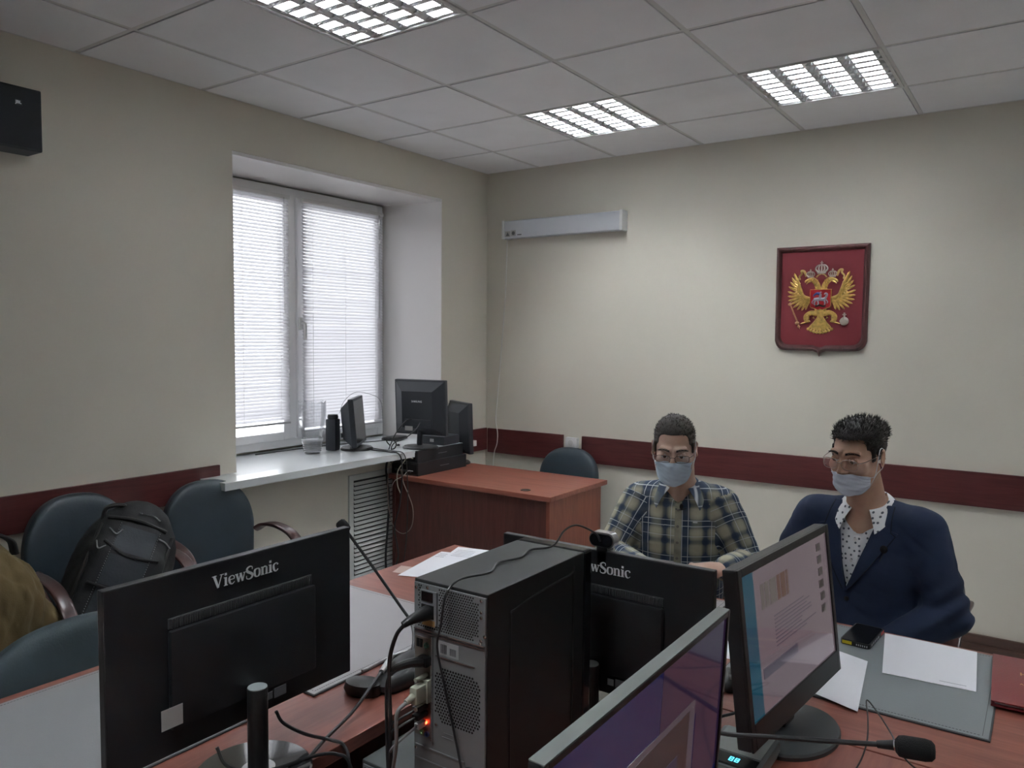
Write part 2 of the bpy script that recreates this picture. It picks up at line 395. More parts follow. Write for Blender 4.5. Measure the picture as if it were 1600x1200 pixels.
# radiator grille
g = thing('radiator_grille', 'white slatted radiator grille in the wall under the window sill', 'grille', (0, -1.0, 0))
mb = MB(); rect_frame(mb, 0, .014, -.395, .395, .12, .78, .035, .002); mb.build('frame', mat('grille_white', (.62, .64, .62), .45), g)
MB().box((.001, -.36, .15), (.003, .36, .75)).build('backing', M_dark, g)
mb = MB()
for i in range(21):
    z = .172+i*.0275
    for (a, b) in ((-.355, -.006), (.006, .355)):
        mb.box((-.002, a, -.010), (.002, b, .010), 0, Tr(.010, 0, z) @ Ry(rad(-35)))
mb.box((.004, -.006, .15), (.014, .006, .75)); mb.build('slats', mat('grille_white', (.6, .6, .6)), g)

# ================================================================ CEILING LAMPS
M_alu = mat('louvre_aluminium', (.84, .85, .86), .34, .35)
M_alu2 = mat('lamp_reflector', (.82, .83, .84), .45, .3)
M_tube = emitter('lamp_tube', (.93, .97, 1.0), TUBE_STRENGTH)
def make_lamp():
    r = thing('ceiling_lamp', 'x', 'ceiling light', (0, 0, H), 0, 'recessed louvred ceiling lights')
    mb = MB(); w = .298
    for (a, b) in (((-w, -w), (w, -w+.014)), ((-w, w-.014), (w, w)), ((-w, -w+.014), (-w+.014, w-.014)), ((w-.014, -w+.014), (w, w-.014))):
        mb.box((a[0], a[1], -.004), (b[0], b[1], .05), .001)
    mb.build('frame', M_tbar, r)
    MB().box((-w, -w, .085), (w, w, .09)).box((-w, -w, .05), (-w+.006, w, .085)).box((w-.006, -w, .05), (w, w, .085)).box((-w, -w, .05), (w, -w+.006, .085)).box((-w, w-.006, .05), (w, w, .085)).build('reflector', M_alu2, r)
    iw = w-.014; cw = 2*iw/4
    lv = MB()
    for k in range(5):          # parabolic side reflectors along y
        x = -iw+k*cw
        for sgn in (-1, 1):
            if (k == 0 and sgn < 0) or (k == 4 and sgn > 0): continue
            P = []
            for t in np.linspace(0, 1, 5):
                d = .002+.020*(t**2)
                P.append([(x+sgn*(.022-d+.002), -iw, .050-.048*(1-(1-t))*1.0) if False else (x+sgn*(.001+.024*(1-t)**2), -iw, .001+.046*(1-t) if False else .047-.046*(1-t)), (x+sgn*(.001+.024*(1-t)**2), iw, .047-.046*(1-t))])
            lv.grid(P)
    nf = 8
    for j in range(nf+1):       # cross fins, triangular, wide at the room side
        y = -iw+j*2*iw/nf
        for k in range(4):
            x0 = -iw+k*cw+.004; x1 = x0+cw-.008
            hw = .014
            y0, y1 = max(-iw, y-hw), min(iw, y+hw)
            lv.add([(x0, y0, .004), (x1, y0, .004), (x1, y1, .004), (x0, y1, .004), (x0, y, .040), (x1, y, .040)],
                   [(0, 4, 5, 1), (3, 2, 5, 4), (0, 3, 4), (1, 5, 2)])
            # curved underside crease
            xm = (x0+x1)/2
            lv.add([(x0, y0, .004), (xm, y0, .016), (x1, y0, .004), (x0, y1, .004), (xm, y1, .016), (x1, y1, .004), (x0, y, .002), (xm, y, .013), (x1, y, .002)],
                   [(0, 1, 7, 6), (1, 2, 8, 7), (6, 7, 4, 3), (7, 8, 5, 4)])
    lv.build('louvre', M_alu, r)
    for k in range(4):
        x = -iw+(k+.5)*cw
        MB().cyl((x, -iw+.01, .062), (x, iw-.01, .062), .011, n=12).build('lamp_tube', M_tube, r, True)
    return r
L0 = make_lamp(); first = True
LL = {(1, -1): 'recessed louvred ceiling light nearest the camera, cut by the top edge of the photo',
      (1, 2): 'smaller recessed louvred ceiling light left of two near the back wall',
      (3, 2): 'brightest recessed louvred ceiling light, right of two near the back wall'}
for k, (i, j) in enumerate(lamps):
    o = L0 if k == 0 else copy_tree(L0)
    o.location = (.4508+.6*i+.3, -2.348+.6*j+.3, H)
    dim = {(1, -1): .34, (1, 2): .75, (3, -4): .8}.get((i, j))
    if dim:
        md = emitter('lamp_tube_%d' % int(dim*100), (.93, .97, 1.0), TUBE_STRENGTH*dim)
        for ch in kids(o):
            if ch.name.startswith('lamp_tube'): ch.material_slots[0].link = 'OBJECT'; ch.material_slots[0].material = md
    o['label'] = LL.get((i, j), 'recessed louvred ceiling light almost above the camera' if j < -2 else 'added recessed louvred ceiling light outside the frame, second row on the right' if (i, j) == (6, -1) else 'recessed louvred ceiling light outside the frame, further right in the room')
# ================================================================ SIGNED-DISTANCE MODELLING (numpy surface nets)
def A3(c): return np.array(c, dtype=np.float32)
def smin(a, b, k):
    h = np.clip(.5+.5*(b-a)/k, 0, 1); return b*(1-h)+a*h-k*h*(1-h)
def smax(a, b, k): return -smin(-a, -b, k)
def ell(P, c, r, M=None):
    q = P-A3(c)
    if M is not None: q = q @ np.array(M, dtype=np.float32)      # M columns = local axes
    r = A3(r); k0 = np.sqrt(((q/r)**2).sum(-1)); k1 = np.sqrt(((q/(r*r))**2).sum(-1))+1e-9
    return k0*(k0-1)/k1
def capsule(P, a, b, ra, rb=None):
    if rb is None: rb = ra
    a = A3(a); b = A3(b); d = b-a; q = P-a; t = np.clip((q@d)/(d@d), 0, 1)
    return np.sqrt(((q-t[..., None]*d)**2).sum(-1))-(ra+(rb-ra)*t)
def rbox(P, c, h, r, M=None):
    q = P-A3(c)
    if M is not None: q = q @ np.array(M, dtype=np.float32)
    d = np.abs(q)-(A3(h)-r); return np.sqrt((np.maximum(d, 0)**2).sum(-1))+np.minimum(d.max(-1), 0)-r
def rotm(ax, a):
    c, s = math.cos(a), math.sin(a)
    return np.array({'x': [[1, 0, 0], [0, c, -s], [0, s, c]], 'y': [[c, 0, s], [0, 1, 0], [-s, 0, c]], 'z': [[c, -s, 0], [s, c, 0], [0, 0, 1]]}[ax], dtype=np.float32)
def wob(P, f, seed=0, n=5):
    r = np.random.RandomState(seed); out = 0
    for i in range(n):
        k = r.normal(size=3)*f*(1+.5*i); ph = r.uniform(0, 6.28, 2)
        out = out+np.sin(P@A3(k)+ph[0]+1.3*np.sin((P@A3(k[::-1].copy()))*.7+ph[1]))/(1+.5*i)
    return out/n
def nets(f, lo, hi, h):
    lo = np.array(lo, dtype=np.float32); hi = np.array(hi, dtype=np.float32)
    n = np.ceil((hi-lo)/h).astype(int)+1
    ax = [lo[i]+h*np.arange(n[i], dtype=np.float32) for i in range(3)]
    D = np.empty(n, dtype=np.float32)
    for s in range(0, n[0], 24):
        X, Y, Z = np.meshgrid(ax[0][s:s+24], ax[1], ax[2], indexing='ij'); D[s:s+24] = f(np.stack([X, Y, Z], -1))
    S = D < 0
    c8 = [(i, j, k) for i in (0, 1) for j in (0, 1) for k in (0, 1)]
    m = n-1
    def sl(a, o): return a[o[0]:o[0]+m[0], o[1]:o[1]+m[1], o[2]:o[2]+m[2]]
    cnt = sum(sl(S, o).astype(np.int8) for o in c8); act = (cnt > 0) & (cnt < 8)
    idx = -np.ones(m, dtype=np.int64); I = np.argwhere(act); idx[act] = np.arange(len(I))
    acc = np.zeros((len(I), 3), dtype=np.float64); num = np.zeros(len(I))
    for a in range(8):
        for b in range(a+1, 8):
            oa, ob = np.array(c8[a]), np.array(c8[b])
            if abs(oa-ob).sum() != 1: continue
            da = D[tuple((I+oa).T)]; db = D[tuple((I+ob).T)]; cr = (da < 0) != (db < 0)
            t = np.where(cr, da/(da-db+1e-12), 0)
            acc += np.where(cr[:, None], oa+(ob-oa)*t[:, None], 0); num += cr
    V = lo+h*(I+acc/num[:, None])
    F = []
    for d in range(3):
        u, v = (d+1) % 3, (d+2) % 3; e = np.zeros(3, int); e[d] = 1
        A = S[tuple(slice(0, n[i]-e[i]) for i in range(3))]; B = S[tuple(slice(e[i], n[i]) for i in range(3))]
        E = np.argwhere(A != B); ok = (E[:, u] > 0) & (E[:, v] > 0) & (E[:, u] < m[u]) & (E[:, v] < m[v]); E = E[ok]
        eu = np.zeros(3, int); eu[u] = 1; ev = np.zeros(3, int); ev[v] = 1
        q = np.stack([idx[tuple((E-eu-ev).T)], idx[tuple((E-ev).T)], idx[tuple(E.T)], idx[tuple((E-eu).T)]], 1)
        fl = A[tuple(E.T)]; q[~fl] = q[~fl][:, ::-1]; F.append(q)
    return V, np.concatenate(F)
def sdf_mb(f, lo, hi, h, mb=None):
    V, F = nets(f, lo, hi, h); mb = mb or MB(); return mb.add(V.tolist(), F.tolist())
def sdf_obj(name, f, lo, hi, h, m, parent=None):
    return sdf_mb(f, lo, hi, h).build(name, m, parent, True, angle=80)
def project(f, O, Dn, off=0, tmax=.6, n=90):
    """first hit of rays O + t*Dn with surface f = off; O, Dn arrays (...,3)"""
    t = np.zeros(O.shape[:-1], dtype=np.float32); hit = np.zeros(t.shape, bool)
    for i in range(n):
        d = f((O+Dn*t[..., None]).astype(np.float32))-off; hit |= d < 5e-4; t = np.where(hit, t, t+np.maximum(d*.7, 4e-4)); t = np.minimum(t, tmax)
    return O+Dn*t[..., None], hit
# ================================================================ TABLES AND CHAIRS
def table(label, x0, x1, y0, y1, ax, legs=True, apron=(), overhang=.0):
    t = thing('conference_table', label, 'table', ((x0+x1)/2, (y0+y1)/2, 0), 0, 'cherry conference tables'); hx, hy = (x1-x0)/2, (y1-y0)/2
    MB().box((-hx, -hy, .718), (hx, hy, .75), .002).build('table_top', M_wood_tab if ax == 'y' else M_wood_tabx, t)
    if ax == 'y':
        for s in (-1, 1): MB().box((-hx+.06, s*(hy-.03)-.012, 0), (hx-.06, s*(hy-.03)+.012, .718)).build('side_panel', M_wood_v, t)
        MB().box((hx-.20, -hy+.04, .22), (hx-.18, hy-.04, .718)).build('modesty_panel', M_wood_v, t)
    else:
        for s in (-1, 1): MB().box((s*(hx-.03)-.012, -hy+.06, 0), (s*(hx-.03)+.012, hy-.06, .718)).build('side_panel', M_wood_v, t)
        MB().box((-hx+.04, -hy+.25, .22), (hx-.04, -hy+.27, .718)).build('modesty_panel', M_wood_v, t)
    return t
table('left arm of the cherry conference table, carrying the big monitor seen from behind', 1.432, 2.252, -5.05, -2.905, 'y')
table('far stretch of the cherry conference table in front of the two seated people', 1.432, 4.9, -2.90, -2.14, 'x')
table('middle block of the cherry conference table carrying the computer tower and two screens', 2.493, 3.42, -4.35, -2.905, 'y')

M_leather = mat('black_leatherette', (.030, .045, .058), .42, bump=.25, bscale=90, noise=.2, nscale=6)
M_leather2 = mat('grey_blue_fabric', (.042, .062, .072), .7, bump=.35, bscale=160, noise=.15, nscale=9)
M_armw = wood('dark_bentwood', (.085, .035, .032), (.05, .02, .02), 'y', .3, coat=.4)
M_black = mat('black_plastic', (.012, .0125, .0135), .42, bump=.12, bscale=500)
M_blackg = mat('glossy_black', (.01, .011, .013), .14)
M_chrome = mat('chrome', (.7, .7, .7), .15, 1)
def pad(outline, tf, tb, curve=0, rings=9):
    """cushion: outline points (x, z); front bulge -y, back bulge +y"""
    mb = MB(); n = len(outline); cx = sum(p[0] for p in outline)/n; cz = sum(p[1] for p in outline)/n
    for sgn, t in ((-1, tf), (1, tb)):
        P = []
        for k in range(rings+1):
            s = math.sin(k/rings*PI/2) if k else .001
            row = []
            for (x, z) in outline+[outline[0]]:
                X = cx+(x-cx)*s; Z = cz+(z-cz)*s
                row.append((X, sgn*t*(max(0, 1-s**5))**.45+sgn*.012*(s < 1.1)-curve*X*X, Z))
            P.append(row)
        mb.grid(P)
    row = lambda sg: [(x, sg*.012-curve*x*x, z) for (x, z) in outline+[outline[0]]]
    mb.grid([row(-1), row(1)]); return mb
def dome(hw, z0, z1, n=40, zs=None):
    zs = zs if zs else z0+(z1-z0)*.45; o = []
    for i in range(n+1):
        a = PI*i/n; c, s = math.cos(a), math.sin(a)
        o.append((hw*math.copysign(abs(c)**.85, c), zs+(z1-zs)*abs(s)**.9))
    r = .06
    for a in (0, 30, 60, 90): o.append((-hw*.86+r-r*math.cos(rad(a))-.02, z0+r-r*math.sin(rad(a))))
    for a in (90, 60, 30, 0): o.append((hw*.86-r+r*math.cos(rad(a))+.02, z0+r-r*math.sin(rad(a))))
    return o
def make_chair(label, loc, rz, top=.94, hw=.225, m=None, arms=True, group='black armchairs with dome backs', seatz=.47, tilt=8):
    m = m or M_leather
    c = thing('armchair', label, 'chair', loc, rz, group)
    bk = pad(dome(hw, seatz+.03, top), .035, .022, .35).build('backrest', m, c, True, angle=60)
    bk.location = (0, .23, 0); bk.rotation_euler = (rad(-tilt), 0, 0); bk.location.z = .0; bk.location.y = .23-math.sin(rad(tilt))*seatz+.03; 
    so = [(.25*math.copysign(abs(math.cos(a))**.75, math.cos(a)), .23*math.copysign(abs(math.sin(a))**.75, math.sin(a))) for a in [2*PI*i/40 for i in range(40)]]
    st = pad(so, .045, .02).build('seat', m, c, True, angle=60); st.rotation_euler = (-PI/2, 0, 0); st.location = (0, 0, seatz-.04)
    if arms:
        for s in (-1, 1):
            MB().tube([(s*(hw-.02), .21, seatz+.20), (s*(hw+.020), .17, seatz+.225), (s*(hw+.030), .06, seatz+.23), (s*(hw+.034), -.06, seatz+.20), (s*(hw+.034), -.15, seatz+.10), (s*(hw+.030), -.17, seatz-.02), (s*(hw-.01), -.12, seatz-.05)], .02, 16, 6, prof=(.052, .018, (1, 0, 0))).build('armrest', M_armw, c, True)
    MB().cyl((0, 0, .12), (0, 0, seatz-.06), .025, n=16).build('gas_column', M_black, c, True)
    mb = MB()
    for k in range(5):
        a = 2*PI*k/5+.3; mb.tube([(0, 0, .115), (.14*math.cos(a), .14*math.sin(a), .10), (.27*math.cos(a), .27*math.sin(a), .065)], lambda t: .026-.010*t, 10)
    mb.build('star_base', M_black, c, True)
    for k in range(5):
        a = 2*PI*k/5+.3; x, y = .27*math.cos(a), .27*math.sin(a)
        MB().cyl((x-.02*math.sin(a), y+.02*math.cos(a), .028), (x+.02*math.sin(a), y-.02*math.cos(a), .028), .028, n=16).cyl((x, y, .03), (x, y, .06), .008, n=8).build('caster', M_black, c, True)
    return c
make_chair('black dome-backed armchair by the left wall holding the backpack', (.44, -3.05, 0), rad(92), .965, .225)
make_chair('empty black dome-backed armchair by the left wall under the window sill, right of the backpack', (.45, -2.50, 0), rad(82), .935, .225)
make_chair('black chair behind the brown desk, only its rounded top showing', (.80, -.40, 0), rad(0), .885, .225)
make_chair('grey-blue rounded chair back at the bottom left beside the table', (1.34, -3.50, 0), rad(95), .765, .285, M_leather2, arms=False)
make_chair('armchair the person in the checked shirt sits on', (2.29, -1.66, 0), rad(18), .86, .22, group='armchairs behind the far table')
make_chair('armchair the person in the blue suit sits on', (3.00, -1.64, 0), rad(-6), .86, .22, group='armchairs behind the far table')

# ---- brown writing desk in the back corner
d = thing('writing_desk', 'reddish brown desk with a cable hole in the back corner beside the window', 'desk', (.62, -.74, 0))
MB().box((-.612, -.335, .722), (.625, .33, .75), .003).build('desk_top', M_wood_tabx, d)
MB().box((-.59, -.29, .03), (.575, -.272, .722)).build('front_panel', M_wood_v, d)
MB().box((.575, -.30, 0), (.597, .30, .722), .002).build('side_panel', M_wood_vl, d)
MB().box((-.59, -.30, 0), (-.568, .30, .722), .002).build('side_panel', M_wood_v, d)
MB().lathe([(.030, .749), (.030, .7525), (.024, .7525), (.022, .7505), (.001, .7505)], 28, Tr(.40, -.245, 0)).build('cable_grommet', M_black, d)

# ---- radiator-side desk items follow in later parts
# ================================================================ DESK PADS, PAPERS, FOLDER
def deskpad(label, x0, x1, y0, y1, m, z=.75):
    p = thing('desk_pad', label, 'desk pad', ((x0+x1)/2, (y0+y1)/2, z), 0, 'grey desk pads'); hx, hy = (x1-x0)/2, (y1-y0)/2
    MB().box((-hx, -hy, .0002), (hx, hy, .004), .0015).build('pad_border', mat('pad_edge', (.05, .05, .055), .5), p)
    MB().box((-hx+.004, -hy+.004, .004), (hx-.004, hy-.004, .0052), .0006).build('pad_surface', m, p)
    mb = MB(); e = .016
    def st(a, b):
        a = Vector(a); b = Vector(b); L = (b-a).length; k = int(L/.007); d = (b-a)/L
        for i in range(k):
            q = a+d*(i+.5)*.007; mb.box((-.0024, -.0006, 0), (.0018, .0006, .0006), 0, Tr(q.x, q.y, .0051) @ Rz(math.atan2(d.y, d.x)))
    st((-hx+e, -hy+e), (hx-e, -hy+e)); st((hx-e, -hy+e), (hx-e, hy-e)); st((hx-e, hy-e), (-hx+e, hy-e)); st((-hx+e, hy-e), (-hx+e, -hy+e))
    mb.build('stitching', mat('stitch', (.06, .06, .065), .7), p); return p
M_pad = mat('grey_pad', (.26, .27, .28), .42, bump=.15, bscale=300)
M_pad2 = mat('grey_pad_bluish', (.21, .235, .245), .42, bump=.15, bscale=300)
M_pad3 = mat('grey_pad_pale', (.38, .37, .385), .4, bump=.15, bscale=300)
deskpad('pale grey stitched desk pad behind the computer tower, between the monitor and the loose papers', 1.468, 2.035, -3.43, -2.785, M_pad3)
deskpad('grey stitched desk pad beneath the nearest monitor, at the bottom left', 1.468, 2.01, -4.28, -3.60, M_pad)
deskpad('grey desk pad in front of the person in the blue suit, under the white sheets', 2.79, 3.40, -2.715, -2.165, M_pad2)
deskpad('grey desk pad before the person in the checked shirt, hidden by the middle monitor', 2.02, 2.63, -2.72, -2.165, M_pad3)
M_paper = mat('white_paper', (.86, .87, .92), .7)
M_ink = mat('faint_ink', (.35, .37, .42), .8)
def sheet(name, label, quad, z, group, curl=0, lines=(), seed=0, cat='paper sheet', m=None):
    c = [sum(p[i] for p in quad)/4 for i in (0, 1)]
    q = [np.array(p)-np.array(c) for p in quad]; n = 14; r = np.random.RandomState(seed); P = []
    for i in range(n+1):
        row = []
        for j in range(n+1):
            u, v = i/n, j/n; p = (1-u)*(1-v)*q[0]+u*(1-v)*q[1]+u*v*q[2]+(1-u)*v*q[3]
            row.append((p[0], p[1], .0006+curl*max(0, (u-.7))**2*10*v+.0006*math.sin(5*u+seed)*math.sin(4*v)+.0006))
        P.append(row)
    mb = MB().grid(P); k = (n+1)**2; b = [(x, y, z_-.0004) for (x, y, z_) in mb.v]; f2 = [tuple(reversed([i+k for i in f])) for f in mb.f]
    mb.v += b; mb.f += f2
    o = mb.build(name, m or M_paper, None, True); o.location = (c[0], c[1], z); tag(o, label, cat, group)
    if lines:
        lb = MB()
        for (u, v0, v1, w) in lines:
            pa = [(1-u)*((1-v)*q[0]+v*q[3])+u*((1-v)*q[1]+v*q[2]) for v in (v0, v1)]
            dd = Vector((*(pa[1]-pa[0]), 0)); L = dd.length
            lb.box((0, -w/2, 0), (L, w/2, .0003), 0, Tr(pa[0][0], pa[0][1], .0022) @ Rz(math.atan2(dd.y, dd.x)))
        lb.build('print', M_ink, o)
    return o
G = 'loose white sheets on the right desk pad'
sheet('paper_sheet', 'white sheet lying upper right on the grey pad, right of the phone', [(3.085, -2.150), (3.143, -2.478), (3.358, -2.462), (3.340, -2.158)][:0] or [(3.100, -2.170), (3.143, -2.476), (3.355, -2.460), (3.337, -2.170)], .7560, G, 0, [(.93, .62, .9, .0018)], 1)
sheet('paper_sheet', 'white sheet below the phone, poking out behind the swivelled monitor', [(2.86, -2.34), (2.90, -2.66), (3.135, -2.745), (3.098, -2.42)], .7562, G, 0, (), 2)
G = 'papers near the table corner'
sheet('paper_sheet', 'long white printed sheet by the table corner, left of the computer tower', [(1.475, -2.17), (1.60, -2.56), (1.80, -2.50), (1.64, -2.13)], .7530, G, .003, [(.12+.05*i, .1, .55, .002) for i in range(5)], 3)
sheet('paper_sheet', 'second white sheet under the long printed sheet at the table corner', [(1.46, -2.26), (1.535, -2.60), (1.74, -2.52), (1.66, -2.2)], .7510, G, 0, [(.1+.06*i, .05, .3, .003) for i in range(3)], 4)
sheet('paper_sheet', 'small pinkish paper strip sticking out left of the white sheets', [(1.46, -2.50), (1.49, -2.58), (1.60, -2.55), (1.57, -2.47)], .7502, G, 0, (), 5, m=mat('pink_paper', (.55, .42, .38), .7))
G = 'sheets glimpsed between the two swivelled screens'
sheet('paper_sheet', 'white sheet glimpsed between the two swivelled screens', [(2.65, -2.30), (2.73, -2.62), (2.87, -2.60), (2.80, -2.28)], .7506, None, 0, (), 6)
# red address folder
f = thing('address_folder', 'dark red folder with gold lettering at the right edge of the far table', 'folder', (3.537, -2.352, .756), rad(2.4))
M_red = mat('red_leatherette', (.19, .022, .026), .35, bump=.2, bscale=200, coat=.15); M_gold = mat('gold_print', (.62, .40, .16), .4, .5)
MB().box((-.155, -.165, .0002), (.16, .165, .004), .0015).build('back_cover', M_red, f)
MB().box((-.147, -.155, .004), (.15, .155, .011), .001).build('pages', M_paper, f)
MB().box((-.155, -.165, .011), (.16, .165, .015), .0018).build('front_cover', M_red, f, True)
text('gold_lettering', 'НА ПОДПИСЬ', .026, M_gold, f, (-.095, .045, .0152), (0, 0, 0), .0001, .0006, 'LEFT')
text('gold_lettering', 'АДВОКАТСКАЯ', .012, M_gold, f, (-.095, -.025, .0152), (0, 0, 0), .0001, .0002, 'LEFT')
text('gold_lettering', 'ПАЛАТА', .012, M_gold, f, (-.075, -.055, .0152), (0, 0, 0), .0001, .0002, 'LEFT')
# phone
p = thing('mobile_phone', 'black mobile phone in a patterned case with yellow and red trim, on the grey pad', 'phone', (3.052, -2.247, .7555), rad(-4))
def rrect(hx, hy, r, n=6):
    o = []
    for (sx_, sy_, a0) in ((1, 1, 0), (-1, 1, 90), (-1, -1, 180), (1, -1, 270)):
        for i in range(n+1):
            a = rad(a0+90*i/n); o.append((sx_*(hx-r)+r*math.cos(a), sy_*(hy-r)+r*math.sin(a)))
    return o
MB().prism(rrect(.040, .081, .011), .0002, .0135).build('case', M_black, p)
MB().prism(rrect(.0365, .077, .008), .0135, .0142).build('screen', M_blackg, p)
MB().box((-.034, -.0815, .003), (-.008, -.079, .012)).box((-.0405, -.07, .003), (-.0385, -.02, .011)).build('case_trim', mat('yellow_trim', (.8, .65, .03), .4), p).__setitem__('label', 'yellow case trim')
MB().box((.0385, .045, .003), (.0408, .076, .012)).build('case_trim', mat('red_trim', (.6, .05, .03), .4), p)['label'] = 'red case trim'
mb = MB()
for i in range(6): mb.box((.004+i*.0055, -.0816, .004), (.0065+i*.0055, -.080, .009))
for i in range(5): mb.box((.0385, -.06+i*.018, .004), (.0408, -.052+i*.018, .010))
mb.build('case_print', mat('grey_print', (.5, .5, .52), .5), p)
# ================================================================ MONITORS
M_mback = mat('monitor_back', (.013, .0145, .017), .40, bump=.25, bscale=700)
M_logo = mat('logo_grey', (.75, .78, .80), .5)
M_label = mat('sticker_paper', (.45, .44, .43), .6)
def serif_text(name, s, size, m, parent, loc, rot):
    """roman lettering with slab serifs for a bold book face"""
    return book_lettering(name, s, size, m, parent, loc, rot)
def wide_monitor(label, loc, rz, w, h, zb, tilt=0, logo=True, th=.02, bez=.009, base='disc', blen=.23):
    t = thing('monitor', label, 'monitor', loc, rz, 'wide black monitors on the conference table')
    M = Tr(0, 0, zb+h*.45) @ Rx(rad(tilt)) @ Tr(0, 0, -(zb+h*.45))
    mb = MB().box((-w/2, -th, zb), (w/2, 0, zb+h), .003, M); mb.build('housing', M_mback, t)
    mb = MB()
    P = []
    bw, bh = w*.32, h*.36
    mb.box((-w*.30, 0, zb+.05), (w*.30, .016, zb+h*.70), .010, M)
    mb.build('rear_bulge', M_mback, t, True)
    vb = MB()
    for i in range(64):
        x = -w*.285+i*w*.57/63; vb.box((x-.0009, .003, zb+h*.705), (x+.0009, .0085, zb+h*.755), 0, M)
    vb.box((-w*.295, -.001, zb+h*.70), (w*.295, .005, zb+h*.76), .002, M); vb.build('vent_strip', mat('vent_grey', (.045, .047, .05), .6), t)
    if logo:
        q = M @ Vector((-.003, .0006, zb+h-.042))
        serif_text('brand_lettering', 'ViewSonic', .036, M_logo, t, q, (PI/2+rad(tilt), 0, PI))
        a = MB().box((.150, .0165, zb+.06), (.192, .0172, zb+.098), 0, M); a.build('rating_label', M_label, t)
        a = MB().box((-.035, .0165, zb+.030), (-.050, .0172, zb+.045), 0, M).box((-.055, .0165, zb+.028), (-.085, .0172, zb+.048), 0, M); a.build('port_marks', mat('dim_label', (.14, .14, .145), .6), t)
    MB().lathe([(.020, .012), (.020, zb+.075), (.0195, zb+.0765), (.0001, zb+.0765)], 28, Tr(0, .035, 0)).build('neck', M_black, t, True)
    MB().lathe([(.019, zb+.0766), (.019, zb+.078), (.0001, zb+.078)], 28, Tr(0, .035, 0)).build('neck_cap', mat('neck_cap', (.40, .45, .46), .25), t)
    MB().lathe([(blen/2, .0), (blen/2, .006), (blen/2-.004, .009), (.035, .013), (.001, .013)], 56, Tr(0, .02, 0)).build('base', mat('glossy_base', (.03, .03, .032), .10, coat=.6), t, True, angle=25)
    MB().lathe([(.034, .0131), (.033, .016), (.001, .016)], 28, Tr(0, .035, 0)).build('base_hub', M_chrome, t, True)
    MB().box((-w/2+bez, -th-.0006, zb+bez+.008), (w/2-bez, -th+.001, zb+h-bez), 0, M).build('screen', M_blackg, t)
    return t
wide_monitor('large black monitor seen from behind at the left, on the left table arm', (2.172, -3.722, .75), rad(-90), .566, .338, .104)
wide_monitor('black monitor seen from behind between the computer tower and the person in the checked shirt', (2.627, -3.085, .75), rad(180), .552, .335, .048)

def screen_rects(mb, M, rects, y): pass
def lit_monitor(label, loc, rz, w, h, zb, tilt, th, bz, bzb, content, basekind):
    t = thing('monitor', label, 'monitor', loc, rz, 'wide black monitors on the conference table')
    M = Tr(0, 0, zb) @ Rx(rad(tilt)) @ Tr(0, 0, -zb)
    hs = MB(); hs.box((-w/2, -.010, zb), (w/2, th-.010, zb+h), .004, M)
    hs.build('housing', M_mback, t)
    # bezel ring standing proud of the glass
    r = MB(); y0, y1 = -.0145, -.0095
    r.box((-w/2, y0, zb), (-w/2+bz, y1, zb+h), .0015, M); r.box((w/2-bz, y0, zb), (w/2, y1, zb+h), .0015, M)
    r.box((-w/2+bz, y0, zb), (w/2-bz, y1, zb+bzb), .0015, M); r.box((-w/2+bz, y0, zb+h-bz), (w/2-bz, y1, zb+h), .0015, M)
    r.build('bezel', M_black, t)
    MB().box((-w*.33, th-.012, zb+.04), (w*.33, th+.022, zb+h*.8), .014, M).build('rear_bulge', M_mback, t, True)
    iw, ih = w-2*bz, h-bz-bzb
    bk = MB().box((-iw/2, -.0108, zb+bzb), (iw/2, -.0102, zb+bzb+ih), 0, M).build('screen', content[0], t)
    for k, (nm, m, rl) in enumerate(content[1]):
        mb = MB()
        for (u0, v0, u1, v1) in rl:
            mb.box((-iw/2+u0*iw, -.0110-.0002*(k+1), zb+bzb+v0*ih), (-iw/2+u1*iw, -.0108, zb+bzb+v1*ih), 0, M)
        mb.build(nm, m, bk)
    MB().box((-.03, .012, .02), (.03, .040, zb+.12), .006).build('neck', M_black, t)
    MB().lathe([(.5, .0), (.5, .008), (.485, .013), (.001, .0145)], 56, Tr(0, .01, 0) @ Matrix.Diagonal((.27, .20, 1, 1))).build('base', mat('base_grey', (.050, .056, .058), .42), t, True, angle=25)
    return t
def scr(name, c, s): 
    return mat(name, (.012, .012, .014), .07, emit=c, estr=s, spec=.6)
K = .075
pg = scr('screen_page', (.47, .36, .41), K*.9); tx = scr('screen_text', (.22, .18, .25), K*.9); cy = scr('screen_cyan', (.015, .16, .25), K)
dk = scr('screen_dark', (.10, .08, .08), K); im1 = scr('screen_image', (.33, .28, .26), K); im2 = scr('screen_image_brown', (.30, .17, .13), K)
r_ = random.Random(3)
txt = [(.30, .60-.027*i, .30+r_.uniform(.30, .52), .607-.027*i) for i in range(9)]
ph = []
x = .18
for wv in (.03, .04, .07, .03, .05, .02): ph.append((x, .70, x+wv, .88)); x += wv+.012
col_ = [(.86+r_.uniform(0, .01), .88-.10*i, .93-r_.uniform(0, .02), .94-.10*i) for i in range(6)]
lit_monitor('black monitor turned sideways on an oval stand, its screen showing a pale web page', (3.040, -2.925, .75), rad(84.5), .525, .358, .066, -7, .030, .017, .050,
            (pg, [('screen_sidebar', cy, [(0, 0, .115, 1)]), ('screen_text', tx, txt), ('screen_pictures', im1, ph[:3]), ('screen_pictures', im2, ph[3:]), ('screen_column', dk, col_), ('screen_footer', tx, [(.14, .23, .52, .30)])]), 'oval')
blu = scr('screen_blue', (.025, .032, .20), K*.7); vio = scr('screen_violet', (.075, .035, .11), K*.8); win_ = scr('screen_window', (.06, .04, .045), K*.9); wf = scr('screen_frame', (.20, .17, .22), K*.8); wd = scr('screen_panel', (.06, .06, .13), K)
